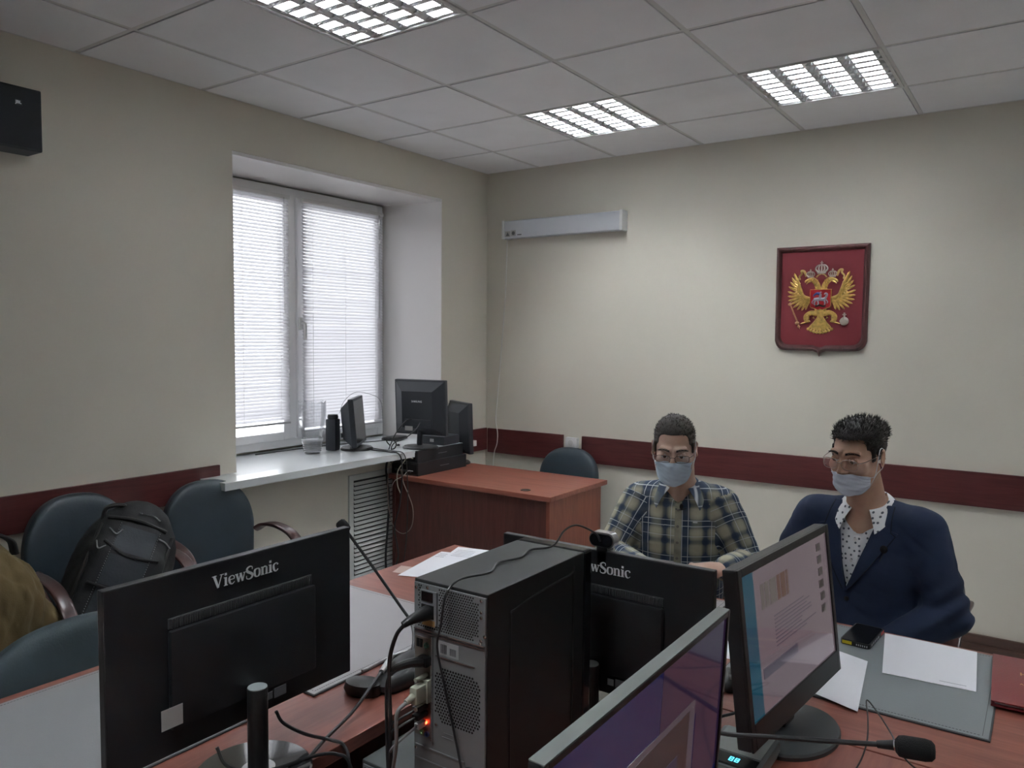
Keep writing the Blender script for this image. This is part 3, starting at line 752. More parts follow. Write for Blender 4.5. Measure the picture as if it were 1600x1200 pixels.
lit_monitor('foreground monitor with a pale grey top edge and a blue desktop on its screen', (3.033, -3.735, .75), rad(90.3), .570, .338, .102, 3.0, .017, .009, .018,
            (blu, [('screen_gradient', vio, [(.55, .62, 1, 1), (.80, .2, 1, .62)]), ('screen_window_frame', wf, [(.18, .02, .79, .70)]), ('screen_window', win_, [(.20, .02, .75, .665)]), ('screen_panel', wd, [(.42, .10, .68, .50)])]), 'oval')
_m4 = bpy.data.objects['monitor.003']
MB().box((-.284, -.0135, .4395), (.284, .0062, .4412), .0005, Tr(0, 0, .102) @ Rx(rad(3)) @ Tr(0, 0, -.102)).build('top_trim', mat('grey_trim', (.16, .175, .17), .5), _m4)['label'] = 'pale grey top edge'
# ================================================================ COMPUTER TOWER
M_case = mat('tower_black_steel', (.014, .015, .016), .48, bump=.2, bscale=900)
M_steel = mat('galvanised_steel', (.27, .29, .30), .45, .35, noise=.25, nscale=5)
M_hole = mat('perforation_black', (.004, .004, .004), .8)
t = thing('computer_tower', 'black computer tower standing in the centre with its grey rear panel towards the camera', 'computer', (2.583, -3.585, .75), 0)
cw, cd, ch = .0865, .385, .42
MB().box((-cw, .004, 0), (cw, cd-.035, ch-.0), .002).build('case_shell', M_case, t)
MB().box((-cw-.001, cd-.035, .0), (cw+.001, cd, ch+.001), .006).build('front_bezel', M_blackg, t)
mb = MB()   # embossed outline on the side panel
gp = [(cw+.0006, .075, .06), (cw+.0006, .075, .335), (cw+.0006, .10, .372), (cw+.0006, .29, .385), (cw+.0006, .305, .37), (cw+.0006, .305, .06)]
mb.tube(gp, .0025, 6, 5); mb.build('side_panel_groove', M_case, t, True)
MB().box((-cw+.003, 0, .002), (cw-.002, .006, ch-.006)).build('rear_panel', M_steel, t)
hb = MB(); fr = MB()
def hole(x, z, r):
    if r > 0: hb.prism([(x+r*math.cos(PI/3*k+PI/6), z+r*math.sin(PI/3*k+PI/6)) for k in range(6)], 0, .0003, Tr(0, -.0002, 0) @ Rx(PI/2))
# psu perforation
for i in range(26):
    for j in range(17):
        x = -.072+i*.0056+(j % 2)*.0028; z = .333+j*.0048
        if x > .070 or (x > .058 and (z < .340 or z > .402)): continue
        if -.066 < x < -.022 and .338 < z < .410: continue
        if i < 9 and z > .400: pass
        hole(x, z, .0019)
hb.build('psu_vents', M_hole, t)
hb = MB()
for i in range(17):
    for j in range(22):
        x = -.030+i*.0064+(j % 2)*.0032; z = .155+j*.0056
        cx, cz, R = .022, .212, .062
        if x > .074 or abs(x-cx) > .053 or abs(z-cz) > .055 or abs(x-cx)+abs(z-cz) > .088: continue
        hole(x, z, .0024)
hb.build('fan_vents', M_hole, t)
mb = MB().box((-.066, -.004, .340), (-.026, -.0003, .404), .001); mb.build('power_inlet_plate', mat('inlet_grey', (.26, .28, .29), .4, .3), t)
MB().box((-.062, -.0055, .384), (-.034, -.004, .402), .001).build('rocker_switch', M_blackg, t)
MB().box((-.062, -.0055, .352), (-.032, -.004, .378), .001).build('power_socket', M_black, t)
MB().box((-.060, -.0045, .338), (-.030, -.004, .349)).build('inlet_label', mat('amber_label', (.40, .26, .10), .6), t)
# seams, screws, io plate
mb = MB().box((-cw+.004, -.004, .326), (cw-.003, -.0002, .3285), .0008).box((-cw+.004, -.002, .3205), (cw-.003, -.0002, .3215))
mb.box((-.0385, -.006, .118), (-.0355, 0, .318), .0006).box((-.030, -.002, .283), (.062, -.0002, .2845)); mb.build('rear_seams', mat('bright_steel', (.55, .57, .58), .25, .9), t)
mb = MB()
for (x, z) in ((-.078, .405), (-.05, .409), (.076, .409), (.076, .388), (.076, .378), (-.077, .345), (.076, .336), (.084, .345), (-.028, .152), (-.078, .093), (.074, .33)):
    mb.lathe([(.0032, 0), (.0032, .0015), (.001, .0022), (.0001, .0022)], 10, Tr(x, -.0004, z) @ Rx(PI/2))
mb.build('case_screws', M_chrome, t, True)
MB().box((-.080, -.0012, .120), (-.040, -.0003, .312)).build('connector_plate', mat('io_plate', (.22, .20, .18), .5, .5), t)
mb = MB().box((-.076, -.0030, .292), (-.070, -.001, .308)).box((-.068, -.003, .292), (-.062, -.001, .308)); mb.build('usb_sockets', M_hole, t)
def sock(z, x, c, nm): MB().lathe([(.0055, 0), (.0055, .003), (.0035, .003), (.003, .001), (.0001, .001)], 14, Tr(x, -.001, z) @ Rx(PI/2)).build(nm, mat(nm+'_plastic', c, .4), t)
sock(.298, -.052, (.10, .28, .22), 'mouse_socket'); sock(.128, -.062, (.16, .28, .14), 'audio_socket_green'); sock(.127, -.050, (.07, .14, .35), 'audio_socket_blue')
MB().ball((-.052, -.004, .150), (.004, .004, .0035), 10, 6).build('activity_light', emitter('red_led', (1, .06, .02), 4), t)
MB().box((-.024, -.0008, .288), (.024, -.0001, .314), .0).build('rating_label', mat('label_dim', (.36, .37, .38), .5), t)
mb = MB()
for k in range(2):
    for i in range(7):
        mb.box((-.018+k*.022+i*.0022, -.0011, .292), (-.0169+k*.022+i*.0022, -.0008, .309-(.004 if k else 0)))
mb.build('label_print', mat('label_print', (.07, .07, .08), .6), t)
for k in range(4):
    z = .098-k*.0255
    mb = MB().box((-.079, -.003, z), (.040, -.0003, z+.0035), .0008).box((-.079, -.001, z-.021), (.040, -.0002, z-.001)); mb.build('slot_cover', M_steel, t)
    hb = MB()
    for i in range(5): hole(-.070+i*.0085, z-.011, .0022); hole(-.002+i*.0085, z-.011, .0022)
    for q in range(8): hole(-.066+q*.0125, z-.011, .0016) if q < 0 else None
    hb.build('slot_vents', M_hole, t)
mb = MB().box((.046, -.012, .0), (.074, -.0003, .098), .006); mb.build('slot_retainer', mat('retainer', (.07, .075, .08), .5, .4), t)
mb = MB().box((-.01, -.0012, .140), (.028, -.0003, .1415)).box((-.014, -.0012, .132), (.012, -.0003, .1332)); mb.build('stamped_marks', M_steel, t)
for s in (-1, 1):
    for y in (.05, .33): pass

# small dark computer box in the gap left of the tower, on a low cabinet
c = thing('pedestal_cabinet', 'low dark cabinet standing in the gap between the table arms', 'cabinet', (2.354, -3.28, 0))
MB().box((-.088, -.24, 0), (.088, .24, .34), .003).build('body', M_wood_v, c)
for z in (.04, .19): 
    q = MB().box((-.082, -.248, z), (.082, -.24, z+.13), .003).build('drawer', M_wood_v, c); MB().box((-.03, -.262, z+.07), (.03, -.248, z+.08), .003).build('handle', M_black, q)
b = thing('desktop_computer', 'grey-topped computer box low in the gap left of the tower', 'computer', (2.352, -3.29, .34))
MB().box((-.086, -.205, 0), (.086, .205, .36), .003).build('case_shell', mat('grey_steel_lid', (.085, .095, .095), .4, .2, bump=.2, bscale=800), b)
MB().box((-.080, -.208, .004), (.080, -.205, .352)).build('rear_panel', M_steel, b)
mb = MB()
for (x, z) in ((-.072, .345), (.0, .347), (.072, .345)): mb.lathe([(.003, 0), (.003, .0015), (.0001, .002)], 10, Tr(x, -.208, z) @ Rx(PI/2))
mb.build('case_screws', M_chrome, b)

# ================================================================ WEBCAM
w = thing('webcam', 'silver and black webcam clipped on the middle monitor', 'webcam', (2.632, -3.075, 1.133), rad(180))
o = []
for i in range(40):
    a = 2*PI*i/40; o.append((.0165*math.cos(a)+.0155*(1 if math.cos(a) > 0 else -1), .0165*math.sin(a)))
MB().prism([(x*1.03, z*1.08) for x, z in o], -.011, .013, Tr(0, 0, .026) @ Rx(PI/2)).build('silver_shell', mat('silver_shell', (.6, .6, .6), .25, .7), w, True, angle=30)
MB().prism([(x*.93, z*.88) for x, z in o], -.0145, -.010, Tr(0, 0, .026) @ Rx(PI/2)).build('rear_cover', M_blackg, w, True, angle=30)
MB().box((-.014, .004, -.055), (.014, .010, .012), .003).box((-.014, -.024, -.004), (.014, .010, .003), .002).build('clip', M_black, w)
# ================================================================ CABLES
def cable(label, pts, r, m=None, group='black cables around the computer', name='cable', smooth=8, n=7):
    o = MB().tube(pts, r, n, smooth).build(name, m or M_cable, None, True); return tag(o, label, 'cable', group)
M_cable = mat('black_cable', (.02, .02, .022), .4)
M_white_c = mat('white_cable', (.62, .61, .58), .4); M_grey_c = mat('grey_cable', (.25, .26, .26), .4)
cable('thin black webcam cable running over the top of the computer tower', [(2.632, -3.093, 1.158), (2.640, -3.13, 1.185), (2.610, -3.16, 1.205), (2.600, -3.20, 1.20), (2.600, -3.25, 1.176), (2.575, -3.30, 1.1745), (2.59, -3.36, 1.1745), (2.575, -3.42, 1.1745), (2.60, -3.48, 1.1745), (2.585, -3.54, 1.176), (2.590, -3.580, 1.176), (2.587, -3.600, 1.155), (2.578, -3.602, 1.10), (2.571, -3.603, 1.06), (2.585, -3.602, 1.0), (2.605, -3.602, .93), (2.635, -3.610, .85), (2.655, -3.615, .78), (2.66, -3.62, .7560)], .0023)
# power plug and cord
pp = thing('cable', 'thick black power cord plugged into the back of the computer tower', 'cable', (2.536, -3.589, 1.113), 0, 'black cables around the computer')
MB().tube([(0, -.002, 0), (0, -.02, 0), (-.005, -.038, -.003), (-.012, -.055, -.010)], lambda t: .0145-.008*t, 12).build('plug', M_black, pp, True)
MB().tube([(-.010, -.052, -.009), (-.022, -.062, -.03), (-.040, -.06, -.08), (-.050, -.05, -.15), (-.052, -.045, -.22), (-.056, -.045, -.30), (-.058, -.05, -.358), (-.060, -.05, -.45), (-.062, -.02, -.66), (-.08, .0, -1.0)], .0038, 10, 8).build('cord', M_cable, pp, True)
v = thing('video_cable', 'video cable with a cream connector in the back of the computer tower', 'cable', (2.533, -3.588, .965), 0, 'black cables around the computer')
M_cream = mat('cream_connector', (.45, .47, .38), .5)
MB().box((-.010, -.012, -.022), (.012, 0, .022), .002).box((-.009, -.040, -.017), (.010, -.010, .017), .006).cyl((0, -.038, .0), (0, -.058, -.004), .007, .005).build('plug', M_cream, v, True)
MB().cyl((0, 0, .028), (0, -.032, .028), .004).cyl((0, 0, -.028), (0, -.032, -.028), .004).build('thumbscrew', M_cream, v, True)
MB().tube([(0, -.055, -.004), (-.006, -.075, -.02), (-.012, -.07, -.08), (-.032, -.06, -.15), (-.050, -.05, -.195), (-.055, -.05, -.30), (-.065, -.02, -.5), (-.1, 0, -.92)], .0036, 10, 8).build('cord', M_grey_c, v, True)
v = thing('display_cable', 'black display connector plugged in above the cream one on the tower', 'cable', (2.533, -3.588, 1.022), 0, 'black cables around the computer')
MB().box((-.011, -.016, -.009), (.012, 0, .009), .002).tube([(0, -.014, 0), (-.012, -.035, .002), (-.03, -.05, -.006), (-.045, -.05, -.02)], lambda t: .010-.004*t, 10).build('plug', M_black, v, True)
MB().tube([(-.043, -.05, -.018), (-.06, -.045, -.05), (-.065, -.04, -.14), (-.055, -.045, -.26), (-.06, -.03, -.45), (-.08, 0, -.9)], .003, 8, 8).build('cord', M_cable, v, True)
mb_specs = [('black plug low in the row on the back of the tower', .935, .008), ('black plug just above the red light on the tower', .920, .007)]
for (lb, z, r) in mb_specs:
    v = thing('usb_cable', lb, 'cable', (2.530, -3.588, z), 0, 'black cables around the computer')
    MB().box((-.008, -.03, -.005), (.008, 0, .005), .002).build('plug', M_black, v)
    MB().tube([(0, -.028, 0), (-.02, -.05, -.015), (-.045, -.045, -.04), (-.048, -.04, -.12), (-.050, -.04, -.20), (-.05, -.02, -.5), (-.06, 0, -.88)], .0022, 8, 8).build('cord', M_cable, v, True)
v = thing('network_cable', 'grey network cable with a pale plug beside the red light on the tower', 'cable', (2.527, -3.588, .899), 0, 'black cables around the computer')
MB().box((-.006, -.022, -.005), (.006, 0, .005), .001).build('plug', mat('clear_plug', (.6, .62, .6), .3), v)
MB().tube([(0, -.02, 0), (-.012, -.04, -.014), (-.035, -.05, -.04), (-.05, -.04, -.065), (-.06, -.03, -.12), (-.07, -.02, -.3), (-.05, 0, -.85)], .0026, 8, 8).build('cord', M_grey_c, v, True)
# monitor leads on the left table arm
cable('black cable from the left monitor sagging towards the table edge', [(2.185, -3.80, .835), (2.20, -3.79, .800), (2.225, -3.75, .775), (2.245, -3.70, .768), (2.255, -3.63, .762), (2.275, -3.58, .752), (2.30, -3.56, .72), (2.33, -3.55, .55), (2.34, -3.55, .1)], .0036, group='cables of the left monitor')
cable('black cable looping from the right side of the left monitor over the table edge', [(2.185, -3.66, .850), (2.19, -3.645, .82), (2.205, -3.60, .782), (2.235, -3.56, .762), (2.262, -3.545, .752), (2.29, -3.555, .72), (2.31, -3.57, .6), (2.32, -3.57, .1)], .0036, group='cables of the left monitor')
dv = thing('display_lead', 'black lead with a silver connector lying across the table below the grey pad', 'cable', (0, 0, 0), 0, 'cables of the left monitor')
MB().tube([(2.098, -3.222, .800), (2.135, -3.30, .792)], .0075, 10, 1).build('connector_shell', mat('connector_silver', (.6, .61, .62), .3, .6), dv, True)
MB().tube([(2.133, -3.298, .792), (2.165, -3.37, .785), (2.195, -3.46, .768), (2.222, -3.56, .760), (2.255, -3.65, .757), (2.262, -3.72, .754), (2.275, -3.80, .74), (2.29, -3.85, .5), (2.29, -3.85, .1)], .0040, 10, 8).build('cord', M_cable, dv, True)

# ================================================================ GOOSENECK MICROPHONES
def foam(mb, M, r=.0165, L=.055):
    mb.lathe([(.001, 0), (r*.6, .001), (r*.92, .006), (r, .014), (r, L-.016), (r*.9, L-.006), (r*.6, L-.001), (.001, L)], 24, M)
M_foam = mat('foam_black', (.012, .012, .013), .95, bump=.8, bscale=500)
def conf_unit(t, M, seed=0):
    MB().add(*((lambda b: ([M @ Vector(v) for v in b.v], b.f))(MB().box((-.065, -.055, 0), (.065, .055, .028), .010)))).build('base', M_black, t, True)
    MB().add(*((lambda b: ([M @ Vector(v) for v in b.v], b.f))(MB().box((-.063, -.057, .006), (.063, -.050, .012), .002)))).build('base_trim', mat('silver_trim', (.6, .6, .6), .3, .6), t)
m = thing('gooseneck_microphone', 'gooseneck microphone leaning up from behind the tower to the left monitor corner', 'microphone', (2.135, -3.19, .75), 0, 'gooseneck conference microphones')
o1 = [(x, y) for x, y in [(.085*math.cos(a), .040*math.sin(a)) for a in [2*PI*i/40 for i in range(40)]]]
MB().lathe([(.9, 0), (1.0, .25), (1.0, .55), (.85, .85), (.45, 1), (.001, 1)], 40, Tr(0, 0, 0) @ Rz(rad(102)) @ Matrix.Diagonal((.145, .052, .044, 1))).build('base', M_black, m, True, angle=50)
MB().lathe([(.9, 0), (1.0, .3), (.9, .8), (.4, 1), (.001, 1)], 32, Tr(-.022, -.150, 0) @ Rz(rad(15)) @ Matrix.Diagonal((.052, .036, .034, 1))).build('button_pad', M_black, m, True, angle=50)
mb = MB().tube([(-.062, -.115, .030), (-.055, .0, .036), (-.04, .075, .030)], .0045, 8).build('silver_strip', mat('silver_trim', (.6, .6, .6), .3, .6), m, True)
MB().tube([(-.02, .02, .035), (-.055, .07, .05), (-.085, .095, .085), (-.125, .09, .13), (-.19, .06, .225), (-.262, .02, .335)], .0042, 10, 8).build('gooseneck', mat('gooseneck', (.05, .052, .055), .35, .5), m, True)
fm = MB(); foam(fm, Tr(-.258, .022, .330) @ Vector((-.06, -.035, .085)).to_track_quat('Z', 'Y').to_matrix().to_4x4(), .016, .04); fm.build('foam_windscreen', M_foam, m, True)
m = thing('gooseneck_microphone', 'gooseneck microphone stretching flat across the lower right, ending in a black foam head', 'microphone', (2.985, -3.115, .75), 0, 'gooseneck conference microphones')
MB().box((-.07, -.085, 0), (.055, .085, .034), .012).build('base', mat('grey_unit', (.08, .085, .088), .4), m, True)
MB().box((-.058, -.030, .0335), (.045, .075, .0355), .001).build('base_trim', mat('grey_unit_top', (.17, .185, .18), .4), m)
dmat = emitter('blue_digits', (.05, .55, 1), 1.6); mb = MB()
for k in range(2):
    for (a, b) in (((0, 0), (.008, .0015)), ((0, .007), (.008, .0085)), ((0, .014), (.008, .0155)), ((0, 0), (.0015, .0155)), ((.0065, 0), (.008, .0155))):
        mb.box((a[0]+k*.0115, a[1], 0), (b[0]+k*.0115, b[1], .0005))
q = MB().box((-.045, -.078, .030), (.045, -.034, .0352), .003).build('display_window', M_blackg, m)
o = mb.build('clock_digits', dmat, q); o.location = (-.010, -.064, .0353)
MB().tube([(-.052, -.065, .028), (-.050, -.085, .07), (-.030, -.103, .102), (.018, -.108, .114), (.10, -.107, .134), (.193, -.106, .155), (.272, -.106, .174)], lambda t: .0045, 10, 8).build('gooseneck', mat('gooseneck', (.05, .05, .05)), m, True)
MB().cyl((.268, -.106, .173), (.296, -.106, .180), .0065, .009, 14).build('capsule', M_black, m, True)
MB().lathe([(.0095, 0), (.0095, .002), (.001, .002)], 16, Tr(.295, -.106, .180) @ Vector((.06, 0, .010)).to_track_quat('Z', 'Y').to_matrix().to_4x4()).build('collar_ring', M_chrome, m)
fm = MB(); foam(fm, Tr(.296, -.106, .180) @ Vector((.062, .004, .006)).to_track_quat('Z', 'Y').to_matrix().to_4x4(), .0185, .062); fm.build('foam_windscreen', M_foam, m, True)
m = thing('gooseneck_microphone', 'gooseneck microphone with a dark foam head between the two seated people', 'microphone', (2.775, -2.45, .75), 0, 'gooseneck conference microphones')
MB().box((-.04, -.05, 0), (.04, .05, .022), .008).build('base', M_black, m, True)
MB().tube([(0, .02, .02), (0, .03, .06), (-.01, .12, .10), (-.015, .20, .125)], .004, 10, 8).build('gooseneck', M_cable, m, True)
fm = MB(); foam(fm, Tr(-.015, .196, .122) @ Vector((-.005, .06, .035)).to_track_quat('Z', 'Y').to_matrix().to_4x4(), .019, .05); fm.build('foam_windscreen', M_foam, m, True)
# loose thin wires at lower right and a desk item between the screens
cable('thin black wire looping over the grey pad edge by the microphone head', [(3.10, -3.22, .754), (3.15, -3.14, .756), (3.190, -3.08, .785), (3.203, -3.03, .82), (3.19, -2.94, .832), (3.170, -2.842, .832), (3.205, -2.92, .845), (3.245, -3.04, .87), (3.268, -3.14, .90), (3.274, -3.21, .921)], .0016, group='thin wires at the right')
cable('thin black wire running under the foam microphone head to the table', [(3.285, -3.215, .920), (3.305, -3.16, .87), (3.335, -3.04, .80), (3.36, -2.92, .758), (3.42, -2.87, .7525), (3.52, -2.86, .7525)], .0016, group='thin wires at the right')
cable('looped black cable coil between the foreground screen and the oval stand', [(2.96, -3.00, .80), (2.945, -2.98, .82), (2.925, -2.965, .845), (2.945, -2.95, .855), (2.972, -2.95, .84), (2.985, -2.97, .80), (3.0, -3.0, .77), (2.985, -2.98, .755)], .0042, group='cables by the oval stand')
cable('second black cable crossing below the coil by the oval stand', [(2.86, -3.08, .775), (2.90, -3.03, .79), (2.935, -2.99, .80), (2.955, -2.96, .83), (2.94, -2.94, .845), (2.92, -2.955, .82), (2.945, -2.99, .78), (2.97, -3.01, .757)], .0034, group='cables by the oval stand')
ms = thing('computer_mouse', 'dark computer mouse on the table between the two swivelled screens', 'mouse', (2.835, -2.765, .75), rad(20))
sdf_obj('shell', lambda P: smax(ell(P, (0, 0, .004), (.031, .055, .034)), -P[..., 2], .004), (-.05, -.07, -.005), (.05, .07, .05), .003, M_black, ms)
MB().cyl((-.003, -.03, .030), (.003, -.03, .030), .008, n=14).build('scroll_wheel', mat('wheel_grey', (.2, .2, .2), .5), ms)
# ================================================================ BACK DESK CLUTTER
st = 'black desktop boxes stacked on the brown desk'
def boxpc(label, loc, sx, sy, h, rz=0):
    t = thing('desktop_computer', label, 'computer', loc, rad(rz), st)
    MB().box((-sx, -sy, 0), (sx, sy, h), .004).build('case', mat('satin_black', (.018, .02, .023), .42), t)
    MB().box((-sx+.01, -sy-.003, .012), (sx-.01, -sy, h-.012), .001).build('port_panel', M_hole, t)
    mb = MB()
    mb.box((-sx+.03, -sy-.006, .02), (-sx+.17, -sy-.003, .035), .001)
    mb.build('port_row', mat('port_dim', (.10, .11, .12), .4, .5), t)
    MB().box((sx, -.03, h*.5-.002), (sx+.001, .06, h*.5+.002)).build('side_mark', mat('side_mark', (.16, .17, .18), .5), t)
    return t
boxpc('lower flat black computer box on the brown desk by the window', (.132, -.79, .75), .112, .245, .085)
boxpc('upper flat black computer box of the pair on the brown desk', (.127, -.80, .835), .106, .235, .075, 1)
M_sam = mat('old_monitor_back', (.030, .034, .042), .45, bump=.1, bscale=300)
def old_monitor(name, label, loc, rz, w, h, zb, tilt, base, logo=None, th=.05, scale_back=.62):
    t = thing('monitor', label, 'monitor', loc, rz, 'older monitors by the window')
    M = Tr(0, 0, zb) @ Rx(rad(tilt)) @ Tr(0, 0, -zb)
    MB().box((-w/2, -.022, zb), (w/2, .010, zb+h), .006, M).build('housing', M_sam, t)
    mb = MB(); a = w/2-.006
    vs = [(-a, .008, zb+.008), (a, .008, zb+.008), (a, .008, zb+h-.008), (-a, .008, zb+h-.008), (-a*scale_back, th, zb+.05), (a*scale_back, th, zb+.05), (a*scale_back, th, zb+h*.80), (-a*scale_back, th, zb+h*.80)]
    mb.add([M @ Vector(v) for v in vs], [(0, 1, 5, 4), (1, 2, 6, 5), (2, 3, 7, 6), (3, 0, 4, 7), (4, 5, 6, 7), (3, 2, 1, 0)])
    mb.build('rear_shell', M_sam, t)
    MB().box((-w/2+.016, -.0228, zb+.02), (w/2-.016, -.0218, zb+h-.016), 0, M).build('screen', M_blackg, t)
    MB().box((-a*.55, th-.002, zb+.06), (a*.50, th+.012, zb+h*.30), .004, M).build('port_hood', M_sam, t)
    if logo: text('brand_lettering', logo, .017, M_logo, t, M @ Vector((0, th+.0006, zb+h*.62)), (PI/2, 0, PI), .0002, .0004)
    MB().tube([(0, .02, .012), (0, .026, zb*.5), (0, .015, zb+.05)], .018, 12).build('neck', M_sam, t, True)
    MB().lathe([(.5, 0), (.5, .006), (.46, .014), (.12, .022), (.001, .022)], 44, Tr(0, .01, 0) @ Matrix.Diagonal((base, base*.85, 1, 1))).build('base', M_black, t, True, angle=30)
    return t
mm = old_monitor('a', 'older square black monitor seen from behind on the stacked boxes', (.155, -.90, .910), rad(180+10), .375, .355, .085, -3, .24, 'SAMSUNG')
MB().box((.03, .0615, .115), (.085, .0645, .155)).build('rating_label', M_label, mm)['label'] = 'white rating label'
old_monitor('b', 'narrow-looking dark monitor turned away at the far end of the brown desk', (.10, -.455, .75), rad(153), .42, .345, .085, -2, .22, None, .045)
old_monitor('c', 'monitor standing edge-on on the white window sill beside the crystal vase', (-.12, -1.19, .91), rad(126), .36, .30, .03, -5, .24, None, .075, .5)
cable('black cable hanging from the edge-on monitor over the window sill to the floor', [(-.10, -1.21, .925), (.02, -1.20, .918), (.14, -1.19, .916), (.228, -1.185, .905), (.245, -1.18, .80), (.235, -1.19, .60), (.20, -1.20, .45), (.24, -1.21, .28), (.16, -1.22, .10), (.12, -1.22, .01)], .0045, group='cables hanging by the grille')
cable('second black cable hanging beside it from the window sill', [(-.06, -1.17, .925), (.05, -1.16, .918), (.15, -1.15, .916), (.230, -1.145, .902), (.250, -1.14, .78), (.262, -1.15, .55), (.25, -1.16, .30), (.2, -1.18, .05), (.18, -1.18, .01)], .003, group='cables hanging by the grille')
cable('thin pale wire arching over the edge-on monitor on the sill', [(-.14, -1.33, 1.15), (-.13, -1.30, 1.22), (-.12, -1.22, 1.27), (-.11, -1.10, 1.255), (-.12, -.99, 1.20), (-.14, -.95, 1.05), (-.16, -.93, .93)], .0016, M_grey_c, 'cables by the sill monitor')
ad = thing('sill_speaker', 'black tall speaker leaning behind the edge-on monitor on the sill', 'speaker', (-.20, -1.33, .91), rad(20))  # tall dark speaker standing on the sill
MB().box((-.035, -.035, 0), (.035, .035, .20), .012).build('cabinet', M_sam, ad, True)
MB().lathe([(.032, 0), (.034, .01), (.030, .026), (.001, .028)], 24, Tr(0, 0, .20)).build('top_cap', M_black, ad, True)
rt = thing('network_router', 'flat dark router lying at the right end of the window sill', 'router', (-.25, -.72, .91), rad(10))
MB().box((-.05, -.09, 0), (.05, .09, .022), .008).build('body', M_black, rt, True)
MB().box((-.045, .09, .006), (-.035, .10, .012)).build('port', M_grey_c, rt)
cable('thin dark cable lying along the window frame on the sill', [(-.25, -.82, .915), (-.30, -.95, .913), (-.36, -1.15, .913), (-.40, -1.40, .913), (-.41, -1.75, .913)], .003, group='cables by the sill monitor')
kn = tag(MB().lathe([(.010, 0), (.012, .006), (.006, .012), (.001, .013)], 14).build('bottle_cap', M_black, None, True), 'tiny dark cap lying on the window sill near the corner', 'cap'); kn.location = (-.02, -.93, .91)
# cable tangle on the left of the boxes
def hang(label, pts, r, m, g='cable tangle hanging off the brown desk'): return cable(label, pts, r, m, g)
hang('black cable bundle running down the left end of the brown desk', [(.12, -1.08, .90), (.06, -1.10, .86), (.035, -1.10, .80), (.05, -1.11, .73), (.07, -1.11, .60), (.05, -1.105, .40), (.03, -1.10, .20), (.05, -1.10, .01)], .007, M_cable)
hang('thin black cable looping low in front of the brown desk', [(.20, -1.08, .88), (.10, -1.11, .84), (.07, -1.12, .74), (.075, -1.12, .55), (.12, -1.12, .43), (.20, -1.12, .40), (.27, -1.12, .46), (.27, -1.115, .58), (.20, -1.12, .72), (.17, -1.11, .80)], .003, mat('tan_cable', (.28, .22, .18), .5))
hang('pale cable arching over the front of the stacked boxes', [(.22, -1.055, .865), (.21, -1.09, .875), (.19, -1.115, .84), (.15, -1.12, .78), (.15, -1.12, .70), (.17, -1.11, .64)], .0032, mat('yellowish_cable', (.42, .42, .32), .5))
hang('pale thin cable below the arching one on the stacked boxes', [(.22, -1.055, .785), (.21, -1.09, .79), (.19, -1.11, .76), (.12, -1.115, .72), (.09, -1.115, .66)], .0022, M_white_c)
hang('black cable from the square monitor curling down to the stacked boxes', [(.13, -.965, 1.10), (.12, -1.01, 1.09), (.07, -1.04, 1.02), (.05, -1.07, .95), (.05, -1.10, .88), (.09, -1.10, .83), (.14, -1.09, .86)], .0035, M_cable)
hang('second black cable from the square monitor curling to the boxes', [(.20, -.965, 1.08), (.21, -1.02, 1.04), (.14, -1.05, .98), (.09, -1.07, .96), (.07, -1.09, .92), (.12, -1.10, .86), (.18, -1.085, .83)], .0035, M_cable)
hang('black cable coil resting on the left of the stacked boxes', [(.03, -1.06, .93), (.02, -1.08, .96), (.05, -1.08, .98), (.09, -1.07, .955), (.08, -1.07, .92), (.04, -1.08, .90), (.03, -1.09, .86), (.07, -1.09, .83)], .004, M_cable)
dk_ = thing('docking_station', 'small dark box with a pale badge behind the stand of the square monitor', 'box', (.115, -.67, .910), rad(4))
MB().box((-.10, -.09, 0), (.10, .09, .06), .01).build('body', M_sam, dk_, True)
MB().box((-.015, -.0915, .02), (.015, -.090, .04)).build('badge', M_label, dk_)
# crystal vase
def vase_prof():
    return [(.045, 0), (.048, .004), (.050, .02), (.055, .08), (.066, .15), (.076, .20), (.080, .26), (.078, .315), (.0745, .315), (.076, .26), (.071, .20), (.060, .15), (.048, .08), (.040, .035), (.001, .030)]
vp = thing('crystal_vase', 'tall clear ribbed crystal vase on the window sill in front of the blinds', 'vase', (-.20, -1.495, .91))
mb = MB(); prof = vase_prof(); n = 48; vs = []; fs = []
for (r, z) in prof:
    for i in range(n):
        a = 2*PI*i/n; rr = r*(1+.06*math.cos(8*a)*(z > .12 and r > .05)); zz = z+(.008*math.cos(8*a) if z > .3 else 0)
        vs.append((rr*math.cos(a), rr*math.sin(a), zz))
for k in range(len(prof)-1):
    for i in range(n): j = (i+1) % n; fs.append((k*n+i, k*n+j, (k+1)*n+j, (k+1)*n+i))
fs.append(tuple(range(n-1, -1, -1))); mb.add(vs, fs)
mb.build('glass_body', glassy('crystal', (.97, .975, .98), .05, .04), vp, True, angle=50)
mb = MB()
for k in range(7): mb.lathe([(.051+.0022*k, .012+k*.012), (.0535+.0022*k, .016+k*.012), (.051+.0022*k, .020+k*.012)], 36)
mb.build('cut_rings', glassy('frosted_crystal', (.97, .97, .98), .05, .3), vp, True)
MB().ball((.0, -.077, .285), (.012, .004, .009), 10, 6).build('sticker', mat('grey_print', (.3, .3, .3)), vp, True)

